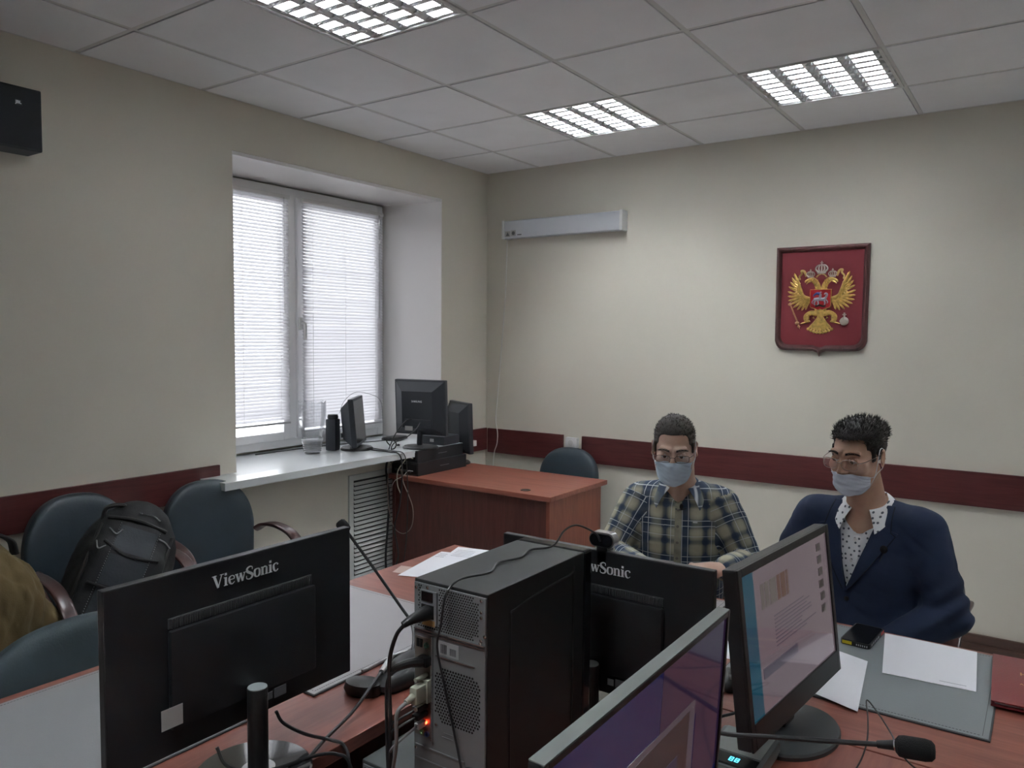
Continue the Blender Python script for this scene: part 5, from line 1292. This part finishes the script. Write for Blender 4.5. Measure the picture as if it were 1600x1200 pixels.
# ---------------------------------------------------------------- cloth materials
def plaid(name):
    m = bpy.data.materials.new(name); m.use_nodes = True; MATS[name] = m
    n = m.node_tree.nodes; l = m.node_tree.links; b = n['Principled BSDF']; b.inputs['Roughness'].default_value = .85
    at = n.new('ShaderNodeAttribute'); at.attribute_name = 'weave'; sp = n.new('ShaderNodeSeparateXYZ'); l.new(at.outputs['Vector'], sp.inputs[0])
    nz = n.new('ShaderNodeTexNoise'); nz.inputs['Scale'].default_value = 9; nz.inputs['Detail'].default_value = 3
    def fr(sock, per, ph):
        a = n.new('ShaderNodeMath'); a.operation = 'MULTIPLY_ADD'; a.inputs[1].default_value = 1/per; a.inputs[2].default_value = ph; l.new(sock, a.inputs[0])
        f = n.new('ShaderNodeMath'); f.operation = 'FRACT'; l.new(a.outputs[0], f.inputs[0]); return f.outputs[0]
    def ramp(sock, stops, inter='LINEAR'):
        r = n.new('ShaderNodeValToRGB'); r.color_ramp.interpolation = inter; e = r.color_ramp.elements
        while len(e) < len(stops): e.new(.5)
        for q, (p, c) in zip(e, stops): q.position = p; q.color = (c, c, c, 1) if not hasattr(c, '__len__') else (*c, 1)
        l.new(sock, r.inputs[0]); return r.outputs[0]
    u = fr(sp.outputs[0], .150, .10); v = fr(sp.outputs[1], .135, .35)
    band = [(0, .1), (.10, .2), (.17, .75), (.24, .9), (.36, .85), (.42, .25), (.50, .05), (.60, .0), (.68, .1), (.74, .7), (.80, .85), (.88, .3), (1, .1)]
    ru, rv = ramp(u, band), ramp(v, band)
    ad = n.new('ShaderNodeMath'); ad.operation = 'MULTIPLY_ADD'; ad.inputs[1].default_value = .62; mul = n.new('ShaderNodeMath'); mul.operation = 'MULTIPLY'; mul.inputs[1].default_value = .45
    l.new(rv, mul.inputs[0]); l.new(ru, ad.inputs[0]); l.new(mul.outputs[0], ad.inputs[2])
    r = n.new('ShaderNodeValToRGB'); e = r.color_ramp.elements; e[0].position = .05; e[0].color = (.44, .41, .30, 1); e[1].position = .85; e[1].color = (.022, .042, .085, 1)
    q = e.new(.38); q.color = (.19, .20, .17, 1); q = e.new(.58); q.color = (.045, .068, .11, 1)
    l.new(ad.outputs[0], r.inputs[0])
    th = [(0, 0), (.195, 0), (.200, 1), (.212, 1), (.217, 0), (.345, 0), (.350, 1), (.360, 1), (.365, 0), (.92, 0), (.925, .7), (.935, .7), (.94, 0)]
    tu, tv = ramp(u, th), ramp(v, th)
    mxm = n.new('ShaderNodeMath'); mxm.operation = 'MAXIMUM'; l.new(tu, mxm.inputs[0]); l.new(tv, mxm.inputs[1])
    sc_ = n.new('ShaderNodeMath'); sc_.operation = 'MULTIPLY'; sc_.inputs[1].default_value = .75; l.new(mxm.outputs[0], sc_.inputs[0])
    mx = n.new('ShaderNodeMix'); mx.data_type = 'RGBA'; l.new(sc_.outputs[0], mx.inputs[0]); l.new(r.outputs[0], mx.inputs[6]); mx.inputs[7].default_value = (.72, .76, .78, 1)
    l.new(mx.outputs[2], b.inputs['Base Color']); return m
def weave_attr(o, chains, torso=None):
    """corner attribute: cloth coordinates, each face taken from its nearest limb or the torso"""
    me = o.data; n = len(me.vertices); co = np.empty(n*3); me.vertices.foreach_get('co', co); co = co.reshape(-1, 3)
    lv = np.empty(len(me.loops), dtype=int); me.loops.foreach_get('vertex_index', lv)
    fc = np.array([p.center[:] for p in me.polygons]); ls = np.array([p.loop_start for p in me.polygons]); lt = np.array([p.loop_total for p in me.polygons])
    best = np.full(len(fc), 1e9); who = np.full(len(fc), -1)
    for k, (a, b, r, th) in enumerate(chains):
        a, b = np.array(a), np.array(b); d = b-a; t = np.clip(((fc-a)@d)/(d@d), 0, 1); dist = np.linalg.norm(fc-a-t[:, None]*d, axis=1)-r
        ok = (dist < th) & (dist < best) & (((fc-a)@d) > -.02*np.linalg.norm(d)); best[ok] = dist[ok]; who[ok] = k
    W_ = np.zeros((len(lv), 3)); lf = np.repeat(np.arange(len(fc)), lt); wl = who[lf]; P = co[lv]
    tor = wl < 0; ang = np.arctan2(P[:, 0], -(P[:, 1]-.06)+.0); 
    W_[tor, 0] = (np.sign(P[:, 0])*np.sqrt(P[:, 0]**2+np.maximum(0, P[:, 1]+.10)**2*.6))[tor]; W_[tor, 1] = P[tor, 2]
    L0_ = 0
    for k, (a, b, r, th) in enumerate(chains):
        a, b = np.array(a), np.array(b); d = (b-a)/np.linalg.norm(b-a); s = wl == k
        if not s.any(): continue
        q = P[s]-a; t = q@d; e1 = np.cross(d, [0, 1, 0]); e1 /= np.linalg.norm(e1); e2 = np.cross(d, e1)
        W_[s, 0] = np.arctan2(q@e1, q@e2)*r*1.15+.05*k; W_[s, 1] = t+.3*k
    at = me.attributes.new('weave', 'FLOAT_VECTOR', 'CORNER'); at.data.foreach_set('vector', W_.astype(np.float32).ravel())
def drape(fsdf, outline, off, th, nx=24, nz=30, y0=-.6, hole=None):
    """cloth panel laid on the front of a form; outline: function (u,v in 0..1) -> (x, z)"""
    U, V_ = np.meshgrid(np.linspace(0, 1, nx), np.linspace(0, 1, nz), indexing='ij'); X = np.empty_like(U); Z = np.empty_like(U)
    for i in range(nx):
        for j in range(nz): X[i, j], Z[i, j] = outline(U[i, j], V_[i, j])
    O = np.stack([X, X*0+y0, Z], -1); D = np.zeros_like(O); D[..., 1] = 1
    P, h_ = project(fsdf, O.astype(np.float32), D.astype(np.float32), off, .95, 120); Q = P.copy(); Q[..., 1] += th
    mb = MB().grid(P); mb.grid(Q[::-1])
    for a, b in ((P[0], Q[0]), (P[-1], Q[-1]), (P[:, 0], Q[:, 0]), (P[:, -1], Q[:, -1])): mb.grid(np.stack([a, b]))
    return mb
def quadfn(a, b, c, d):
    a, b, c, d = map(np.array, (a, b, c, d)); return lambda u, v: tuple((1-u)*(1-v)*a+u*(1-v)*b+u*v*c+(1-u)*v*d)
def collar(neckc, r0, r1, zf, zb, fold, spread, m, name, parent, M=None, tip=.045, seed=0, gap=18, lean=.012):
    """shirt collar: band round the neck with folded wings ending in points"""
    n = 60; rows = []
    for i in range(n+1):
        a = rad(gap)+(2*PI-2*rad(gap))*i/n        # from front-left round the back to front-right; a=0 is the front
        k = .5+.5*math.cos(a); s = math.sin(a)
        top = zb+(zf-zb)*k; cx, cy = neckc[0]+s*0, neckc[1]
        dirx, diry = math.sin(a), -math.cos(a)
        e = max(0, 1-min(i, n-i)/9)             # wing length towards the ends
        down = fold+tip*e**1.2
        row = []
        for t in np.linspace(0, 1, 5): row.append((cx+dirx*(r0-.004*t), cy+diry*(r0*1.12), top-.030*(1-t)))
        for t in np.linspace(0, 1, 8):
            o_ = .004+(.020+lean*e*2)*t+.004*math.sin(t*PI)
            sx_ = math.copysign(1, dirx)*spread*e*t
            row.append((cx+dirx*(r0+o_)+sx_, cy+diry*(r0*1.12+o_), top+.003*math.sin(t*PI)-down*t))
        rows.append(row)
    P = np.array(rows); mb = MB().grid(P)
    # thickness
    ctr = np.array([neckc[0], neckc[1], 0]); D = P-ctr; D[..., 2] = 0; D /= np.linalg.norm(D, axis=-1, keepdims=True); s5 = np.ones(P.shape[1]); s5[:5] = -1
    Q = P+D*s5[None, :, None]*.0016; mb.grid(Q[::-1])
    for a, b in ((P[0], Q[0]), (P[-1], Q[-1]), (P[:, 0], Q[:, 0]), (P[:, -1], Q[:, -1])): mb.grid(np.stack([a, b]))
    return mb.build(name, m, parent, True, angle=60)

# ================================================================ PERSON 1: checked shirt
p1 = thing('person', 'person in a blue and beige checked shirt with glasses and pale blue mask', 'person', (2.310, -1.845, 0), rad(20))
SK1 = skin_mat('skin_light', (.64, .44, .35), (.58, .38, .29))
H1 = mkframe((-.018, -.115, 1.220), 0, 13) @ Matrix.Scale(.965, 4)
J1 = {}
# joints: image-left arm is local -x
SHL, ELL_, WRL = (-.160, .0, .992), (-.255, -.075, .800), (-.085, -.255, .792)
SHR, ELR, WRR = (.160, .0, .992), (.258, -.085, .800), (.150, -.290, .826)
def torso_core(P, g=0.0):
    d = ell(P, (0, .01, .86), (.165+g, .105+g, .22)); d = smin(d, ell(P, (0, .02, .66), (.160+g, .120+g, .17)), .06)
    d = smin(d, capsule(P, (-.115, .008, .998), (.115, .008, .998), .052+g), .06)
    return d
def body1_low(P):
    d = torso_core(P, -.012); d = smin(d, capsule(P, (0, -.03, 1.16), (0, .005, 1.03), .050, .062), .04)
    for (a, b, c) in ((SHL, ELL_, WRL), (SHR, ELR, WRR)): d = smin(d, lim(P, (a, b, c), (.044, .036, .026)), .02)
    for s in (-1, 1): d = smin(d, lim(P, ((s*.09, .03, .545), (s*.12, -.38, .53), (s*.12, -.36, .10)), (.070, .052, .036)), .03)
    return d
def body1_head(P):
    d = head_sdf(to_local(P, H1)); n_ = capsule(P, (0.002, -.082, 1.165), (0, .0, 1.03), .052, .060)
    n_ = smin(n_, capsule(P, (0, -.118, 1.125), (0, -.055, 1.035), .018, .022), .03)
    d = smin(d, n_, .022); return smin(d, ell(P, (0, .015, 1.00), (.13, .07, .055)), .05)
mb = sdf_mb(body1_head, (-.13, -.28, .99), (.13, .10, 1.36), .0028)
sdf_mb(body1_low, (-.36, -.50, .05), (.36, .20, 1.10), .012, mb)
Mh, nails, _ = hand_mb(mb, WRR, (-.75, -.30, -.03), (.05, -.32, 1), 1, (30, 42, 28))
Mh2, nails2, _ = hand_mb(mb, WRL, (.80, -.28, .02), (-.1, -.35, 1), -1, (35, 40, 25))
b1 = mb.build('body', SK1, p1, True, angle=80)
nails.build('fingernails', mat('nail', (.52, .34, .28), .3), b1, True); nails2.build('fingernails', mat('nail', (.5, .3, .3)), b1, True)
f1 = lambda Q: head_sdf(Q)
eyes(b1, H1, (2, 14))
M_hair1 = mat('dark_brown_hair', (.045, .035, .028), .6, noise=.5, nscale=60, bump=.6, bscale=350)
M_hair2 = mat('near_black_hair', (.018, .014, .012), .5, noise=.5, nscale=60, bump=.6, bscale=350)
def hair1(Q):
    d = ell(Q, (0, .020, .040), (.0785, .100, .0865))+.0014*wob(Q, 160, 2)
    d = np.maximum(d, -(rbox(Q, (0, -.11, .010), (.0655, .068, .066), .022)))
    d = np.maximum(d, -(Q[..., 2]+.018-.62*np.maximum(0, -(Q[..., 1]-.035))-0.22*np.minimum(0, -(Q[..., 1]-.035))))
    S = np.concatenate([np.abs(Q[..., 0:1]), Q[..., 1:]], -1)
    d = np.maximum(d, -ell(S, (.080, .010, -.012), (.012, .023, .036)))
    sb = rbox(S, (.0705, -.026, .016), (.0045, .010, .022), .004); return smin(d, sb, .004)
hair_shell(b1, H1, hair1, f1, M_hair1, (-.1, -.11, -.08), (.1, .14, .16), .0035, 1500, .008, 4, .8)
brows(b1, H1, f1, M_hair1)
mask(b1, H1, f1, -.016, -.122, 1.02, mat('mask_blue', (.56, .70, .82), .8, bump=.4, bscale=350), seed=2)
glasses(b1, H1, f1, .051, .028, -.116, -.001, mat('dark_wire', (.10, .085, .08), .35, .6))
# shirt
ARM1 = [(SHL, ELL_, .055, .03), (ELL_, WRL, .046, .03), (SHR, ELR, .055, .03), (ELR, WRR, .046, .03)]
def shirt1(P):
    d = torso_core(P, .014)
    d = smin(d, lim(P, (SHL, ELL_, (-.115, -.232, .790)), (.066, .056, .044)), .035); d = smin(d, lim(P, (SHR, ELR, (.178, -.262, .822)), (.066, .056, .044)), .035)
    d = d+.0055*wob(P*A3((1, 1, .7)), 20, 7)*1.0+.0045*np.abs(wob(P*A3((.7, 1, 1.2)), 38, 8))-.002
    # folds at elbows and waist
    for (e, s) in ((ELL_, -1), (ELR, 1)):
        q = P-A3(e); w = np.exp(-(q**2).sum(-1)/.0060); d = d+.0050*w*np.sin(q[..., 2]*120+q[..., 0]*60*s)
    neck = capsule(P, (0, -.10, 1.20), (0, .01, 1.0), .060, .052); vee = ell(P, (0, -.11, 1.06), (.030, .08, .058))
    return smax(smax(d, -neck, .006), -vee, .006)
cloth1 = plaid('checked_cotton')
sh = sdf_mb(shirt1, (-.40, -.40, .48), (.40, .22, 1.11), .0062).build('checked_shirt', cloth1, b1, True, angle=80)
weave_attr(sh, ARM1)
def attr_all(o, sx=1): weave_attr(o, [])
c = collar((0, -.012, 0), .062, 0, 1.062, 1.10, .036, .020, cloth1, 'collar', sh, tip=.036, gap=30, lean=.016)
attr_all(c); c.data.attributes['weave'].data.foreach_get('vector', (_a := np.empty(len(c.data.loops)*3, dtype=np.float32))); _a[0::3] = _a[0::3]*.2+.025; _a[1::3] = _a[1::3]*.6+.015; c.data.attributes['weave'].data.foreach_set('vector', _a)
pk = drape(shirt1, quadfn((-.013, .60), (.015, .60), (.013, 1.03), (-.011, 1.03)), .002, .003, 6, 40); pk = pk.build('button_placket', mat('placket_cloth', (.30, .295, .225), .85, noise=.3, nscale=25), sh, True)
for z in (.985, .925, .865, .805, .745):
    q, _ = project(shirt1, A3((0, -.6, z))[None], A3((0, 1, 0))[None], .0045, .9, 120); MB().lathe([(.0055, 0), (.0055, .0015), (.004, .0022), (.0001, .0016)], 14, Tr(*q[0]) @ Rx(PI/2)).build('button', mat('button_grey', (.16, .15, .13), .3), pk, True)
pc = drape(shirt1, quadfn((.045, .845), (.135, .850), (.138, .945), (.048, .945)), .0025, .003, 14, 14).build('chest_pocket', cloth1, sh, True); attr_all(pc)
pc = drape(shirt1, quadfn((-.135, .850), (-.048, .845), (-.050, .945), (-.138, .945)), .0025, .003, 14, 14).build('chest_pocket', cloth1, sh, True); attr_all(pc)
drape(shirt1, quadfn((.055, .940), (.072, .9395), (.072, .944), (.055, .9445)), .006, .002, 5, 4).build('pocket_tag', mat('tag_white', (.55, .55, .55), .6), sh)
q, _ = project(shirt1, A3((.012, -.6, .998))[None], A3((0, 1, 0))[None], .006, .9, 120)
lm = MB().ball(tuple(q[0]), (.007, .007, .012), 12, 8).build('lapel_microphone', M_foam, sh, True); MB().tube([Vector(q[0])+Vector((-.022, .002, -.010)), Vector(q[0])+Vector((0, -.002, -.012)), Vector(q[0])+Vector((.018, .004, -.006))], .002, 6, 4).build('microphone_clip', M_black, lm, True)
tr = lambda P: smin(smin(ell(P, (0, .03, .56), (.175, .15, .11)), lim(P, ((-.09, .03, .545), (-.12, -.38, .53), (-.12, -.36, .11)), (.086, .068, .055)), .04), lim(P, ((.09, .03, .545), (.12, -.38, .53), (.12, -.36, .11)), (.086, .068, .055)), .04)+.004*wob(P, 24, 9)
sdf_obj('trousers', tr, (-.28, -.52, .05), (.28, .22, .70), .010, mat('dark_trousers', (.02, .024, .035), .85, bump=.3, bscale=200), b1)
def shoes(P): 
    S = np.concatenate([np.abs(P[..., 0:1]), P[..., 1:]], -1); return smax(smin(ell(S, (.12, -.42, .045), (.048, .13, .045)), capsule(S, (.12, -.36, .05), (.12, -.36, .10), .045), .02), -P[..., 2]+.004, .004)
sdf_obj('shoes', shoes, (-.22, -.60, -.01), (.22, -.25, .17), .007, M_black, b1)
# phone held in the hands
hp = thing('mobile_phone', 'small dark phone held in the hands of the person in the checked shirt', 'phone')
pm = Matrix.Translation((2.310, -1.845, 0)) @ Rz(rad(20)) @ Tr(.020, -.335, .806) @ Rz(rad(12)) @ Rx(rad(18))
hp.location = pm.translation; hp.rotation_euler = pm.to_euler()
MB().box((-.070, -.035, -.004), (.070, .035, .004), .003).build('case', M_blackg, hp); MB().box((-.064, -.032, .004), (.064, .032, .0044)).build('screen', mat('dark_screen', (.02, .02, .025), .08), hp)

# ================================================================ PERSON 2: blue suit
p2 = thing('person', 'person in a navy suit with speckled white shirt, glasses and mask below the nose', 'person', (2.985, -1.835, 0), rad(-6))
SK2 = skin_mat('skin_warm', (.58, .37, .27), (.51, .31, .22))
H2 = mkframe((-.006, -.118, 1.255), -12, 9, 1) @ Matrix.Scale(.955, 4)
S2L, E2L, W2L = (-.175, .0, 1.005), (-.272, -.06, .765), (-.09, -.20, .64)
S2R, E2R, W2R = (.170, .0, 1.005), (.262, -.05, .765), (.08, -.21, .64)
def torso2(P, g=0):
    d = ell(P, (0, .01, .86), (.175+g, .112+g, .23)); d = smin(d, ell(P, (0, .01, .66), (.165+g, .13+g, .17)), .06)
    return smin(d, capsule(P, (-.140, .008, 1.006), (.140, .008, 1.006), .052+g), .06)
def body2_low(P):
    d = torso2(P, -.022); d = smin(d, capsule(P, (0, -.03, 1.18), (0, .005, 1.04), .052, .064), .04)
    for (a, b, c) in ((S2L, E2L, W2L), (S2R, E2R, W2R)): d = smin(d, lim(P, (a, b, c), (.044, .036, .026)), .02)
    for s in (-1, 1): d = smin(d, lim(P, ((s*.09, .03, .545), (s*.12, -.38, .53), (s*.12, -.36, .10)), (.070, .052, .036)), .03)
    return d
def body2_head(P):
    d = head_sdf(to_local(P, H2)); n_ = capsule(P, (-.002, -.082, 1.19), (0, .0, 1.04), .055, .064)
    n_ = smin(n_, capsule(P, (-.008, -.115, 1.15), (0, -.06, 1.04), .018, .022), .03)
    d = smin(d, n_, .022); return smin(d, ell(P, (0, .0, 1.00), (.12, .085, .065)), .05)
mb = sdf_mb(body2_head, (-.14, -.29, .985), (.14, .11, 1.40), .0028)
sdf_mb(body2_low, (-.38, -.50, .05), (.38, .20, 1.11), .012, mb)
Mh, nails, _ = hand_mb(mb, W2R, (-.75, -.35, -.15), (.2, -.2, 1), 1, (25, 30, 20))
Mh2, nails2, _ = hand_mb(mb, W2L, (.75, -.35, -.15), (-.2, -.2, 1), -1, (25, 30, 20))
b2 = mb.build('body', SK2, p2, True, angle=80)
nails.build('fingernails', mat('nail', (.5, .3, .3)), b2, True); nails2.build('fingernails', mat('nail', (.5, .3, .3)), b2, True)
eyes(b2, H2, (-8, 22), (.05, .03, .02))
def hair2(Q):
    d = ell(Q, (0, .020, .038), (.0775, .099, .084))
    topm = ell(Q, (.006, .012, .074), (.080, .104, .050)); d = smin(d, topm, .018)+.0028*wob(Q, 110, 6)
    d = np.maximum(d, -(rbox(Q, (.002, -.11, .010), (.0665, .068, .064), .026)+.003*wob(Q, 90, 14)))
    d = np.maximum(d, -(Q[..., 2]+.020-.60*np.maximum(0, -(Q[..., 1]-.035))-0.2*np.minimum(0, -(Q[..., 1]-.035))))
    S = np.concatenate([np.abs(Q[..., 0:1]), Q[..., 1:]], -1)
    d = np.maximum(d, -ell(S, (.080, .010, -.012), (.012, .023, .036)))
    return smin(d, rbox(S, (.0705, -.026, .014), (.0045, .010, .024), .004), .004)
hair_shell(b2, H2, hair2, f1, M_hair2, (-.11, -.13, -.08), (.11, .15, .18), .0035, 1900, .015, 8, .6, (.12, .35, .15))
brows(b2, H2, f1, M_hair2, lift=.001)
mask(b2, H2, f1, -.040, -.128, 1.05, mat('mask_pale', (.66, .74, .84), .8, bump=.4, bscale=350), seed=5)
glasses(b2, H2, f1, .053, .036, -.120, -.004, mat('silver_wire', (.55, .52, .48), .25, .9), .0008, shape=3.0)
# jacket: suit form minus the open front
SX = -.028
def jac_form(P):
    d = torso2(P, .022)
    d = smin(d, capsule(P, (-.160, .005, 1.018), (.160, .005, 1.018), .046), .02)
    d = smin(d, lim(P, (S2L, E2L, (-.115, -.185, .655)), (.072, .062, .050)), .028); d = smin(d, lim(P, (S2R, E2R, (.105, -.195, .655)), (.072, .062, .050)), .028)
    d = d+.0055*wob(P*A3((1, 1, .6)), 17, 21)+.0075*np.abs(wob(P*A3((1, 1, 1.3)), 30, 22))-.003
    for (e, s) in ((E2L, -1), (E2R, 1)):
        q = P-A3(e)-A3((0, 0, .03)); w = np.exp(-(q**2).sum(-1)/.008); d = d+.0095*w*np.sin(q[..., 2]*85-q[..., 0]*70*s)
    return d
def vee_sd(P):     # >0 inside the opening, measured in x
    z = P[..., 2]; zt, zb_ = 1.10, .800
    wdt = np.clip((z-zb_)/(zt-zb_), 0, 1)**.9*.078; cx = SX*(1-np.clip((z-zb_)/(zt-zb_), 0, 1))
    return np.where(z < zb_, -(zb_-z), wdt-np.abs(P[..., 0]-cx))
def jacket(P):
    d = jac_form(P); op = np.minimum(vee_sd(P), -(P[..., 1]-.0)); neck = capsule(P, (0, -.10, 1.24), (0, .008, 1.0), .074, .060)
    d = smax(d, op, .004); return smax(d, -neck, .005)
def shirt2(P):
    d = torso2(P, .010)+.003*wob(P, 26, 31)+.0025*np.abs(wob(P*A3((1, 1, .6)), 45, 33))
    neck = capsule(P, (0, -.11, 1.22), (0, .01, 1.0), .062, .054); vee = ell(P, (-.004, -.115, 1.055), (.036, .08, .075))
    d = smax(smax(d, -neck, .005), -vee, .005); return d
mt = bpy.data.materials.new('speckled_cotton'); mt.use_nodes = True; n = mt.node_tree.nodes; l = mt.node_tree.links; bb = n['Principled BSDF']; bb.inputs['Roughness'].default_value = .8
tcn = n.new('ShaderNodeTexCoord'); mp_ = n.new('ShaderNodeMapping'); mp_.inputs['Scale'].default_value = (1, .02, 1); mp_.inputs['Rotation'].default_value = (PI/2, 0, 0); mp_.inputs['Scale'].default_value = (1, 1, 1); l.new(tcn.outputs['Object'], mp_.inputs[0])
vo = n.new('ShaderNodeTexVoronoi'); vo.voronoi_dimensions = '2D'; vo.inputs['Scale'].default_value = 52; vo.inputs['Randomness'].default_value = .6; l.new(mp_.outputs[0], vo.inputs[0])
cr_ = n.new('ShaderNodeValToRGB'); cr_.color_ramp.elements[0].position = .16; cr_.color_ramp.elements[0].color = (.10, .12, .15, 1); cr_.color_ramp.elements[1].position = .21; cr_.color_ramp.elements[1].color = (.84, .86, .88, 1)
l.new(vo.outputs['Distance'], cr_.inputs[0]); l.new(cr_.outputs[0], bb.inputs['Base Color'])
sh2 = sdf_mb(shirt2, (-.16, -.20, .60), (.16, .16, 1.12), .0058).build('speckled_shirt', mt, b2, True, angle=80)
collar((0, -.014, 0), .068, 0, 1.070, 1.115, .034, .014, mt, 'collar', sh2, tip=.036, gap=22, lean=.008)
pk = drape(shirt2, quadfn((SX-.012, .70), (SX+.014, .70), (.010, 1.015), (-.014, 1.015)), .0015, .003, 6, 40).build('button_placket', mt, sh2, True)
for z in (.97, .90, .83):
    xz = SX*(1.06-z)/.26
    q, _ = project(shirt2, A3((xz, -.6, z))[None], A3((0, 1, 0))[None], .004, .9, 120); MB().lathe([(.005, 0), (.005, .0015), (.0001, .0018)], 14, Tr(*q[0]) @ Rx(PI/2)).build('button', M_white, pk, True)
M_suit = mat('navy_suit', (.012, .023, .060), .9, bump=.3, bscale=600, noise=.15, nscale=5)
jk = sdf_mb(jacket, (-.42, -.36, .50), (.42, .24, 1.13), .0062).build('suit_jacket', M_suit, b2, True, angle=80)
for s in (-1, 1):
    def lap(u, v, s=s):
        zb_, zt = .800, 1.085; z = zb_+(zt-zb_)*v
        wd_ = (np.clip((z-zb_)/(1.10-zb_), 0, 1)**.9*.078); cx = SX*(1-np.clip((z-zb_)/(1.10-zb_), 0, 1))
        inner = cx+s*(wd_-.003)
        notch = .722
        outw = (.006+.066*(v/notch)**.85) if v < notch else (.052-.030*(v-notch)/(1-notch))
        return (inner+s*outw*u, z)
    lp = drape(jac_form, lap, .0065, .0050, 14, 44); lp.build('lapel', M_suit, jk, True, angle=60)
    e = MB(); pts = []
    for v in np.linspace(0.02, .99, 30):
        x, z = lap(1.0, v); q, _ = project(jac_form, A3((x, -.6, z))[None], A3((0, 1, 0))[None], .0060, .95, 120); pts.append(tuple(q[0]))
    e.tube(pts, .0018, 6, 1); e.build('lapel_edge_shade', mat('navy_lapel_shade', (.004, .007, .018), .9), jk, True)  # dark line along the lapel edge, its shading put into the colour
cl2 = []
for i in range(25):       # collar of the jacket round the neck
    a = PI*.22+(2*PI-PI*.44)*i/24; cl2.append([( (.076+o_)*math.sin(a), .0-(.088+o_)*math.cos(a)-.004, 1.052+.040*(.5-.5*math.cos(a))+dz) for (o_, dz) in ((.0, -.02), (-.002, .010), (.006, .012), (.018, -.004), (.028, -.022))])
MB().grid(cl2).build('jacket_collar', M_suit, jk, True)
q, _ = project(jac_form, A3((.082, -.6, .955))[None], A3((0, 1, 0))[None], .009, .95, 120)
lm = MB().ball(tuple(q[0]), (.012, .009, .013), 12, 8).build('lapel_microphone', M_foam, jk, True)
MB().tube([Vector(q[0])+Vector((0, .002, -.01)), Vector(q[0])+Vector((-.02, .0, -.06)), Vector(q[0])+Vector((-.06, .012, -.12)), Vector(q[0])+Vector((-.098, .03, -.158))], .0014, 6, 6).build('microphone_wire', M_cable, lm, True)
b_, _ = project(jac_form, A3((SX+.006, -.6, .775))[None], A3((0, 1, 0))[None], .003, .95, 120)
MB().lathe([(.008, 0), (.008, .002), (.0001, .003)], 16, Tr(*b_[0]) @ Rx(PI/2)).build('jacket_button', M_black, jk, True)
sdf_obj('trousers', tr, (-.28, -.52, .05), (.28, .22, .70), .010, M_suit, b2)
sdf_obj('shoes', shoes, (-.22, -.60, -.01), (.22, -.25, .17), .007, M_black, b2)
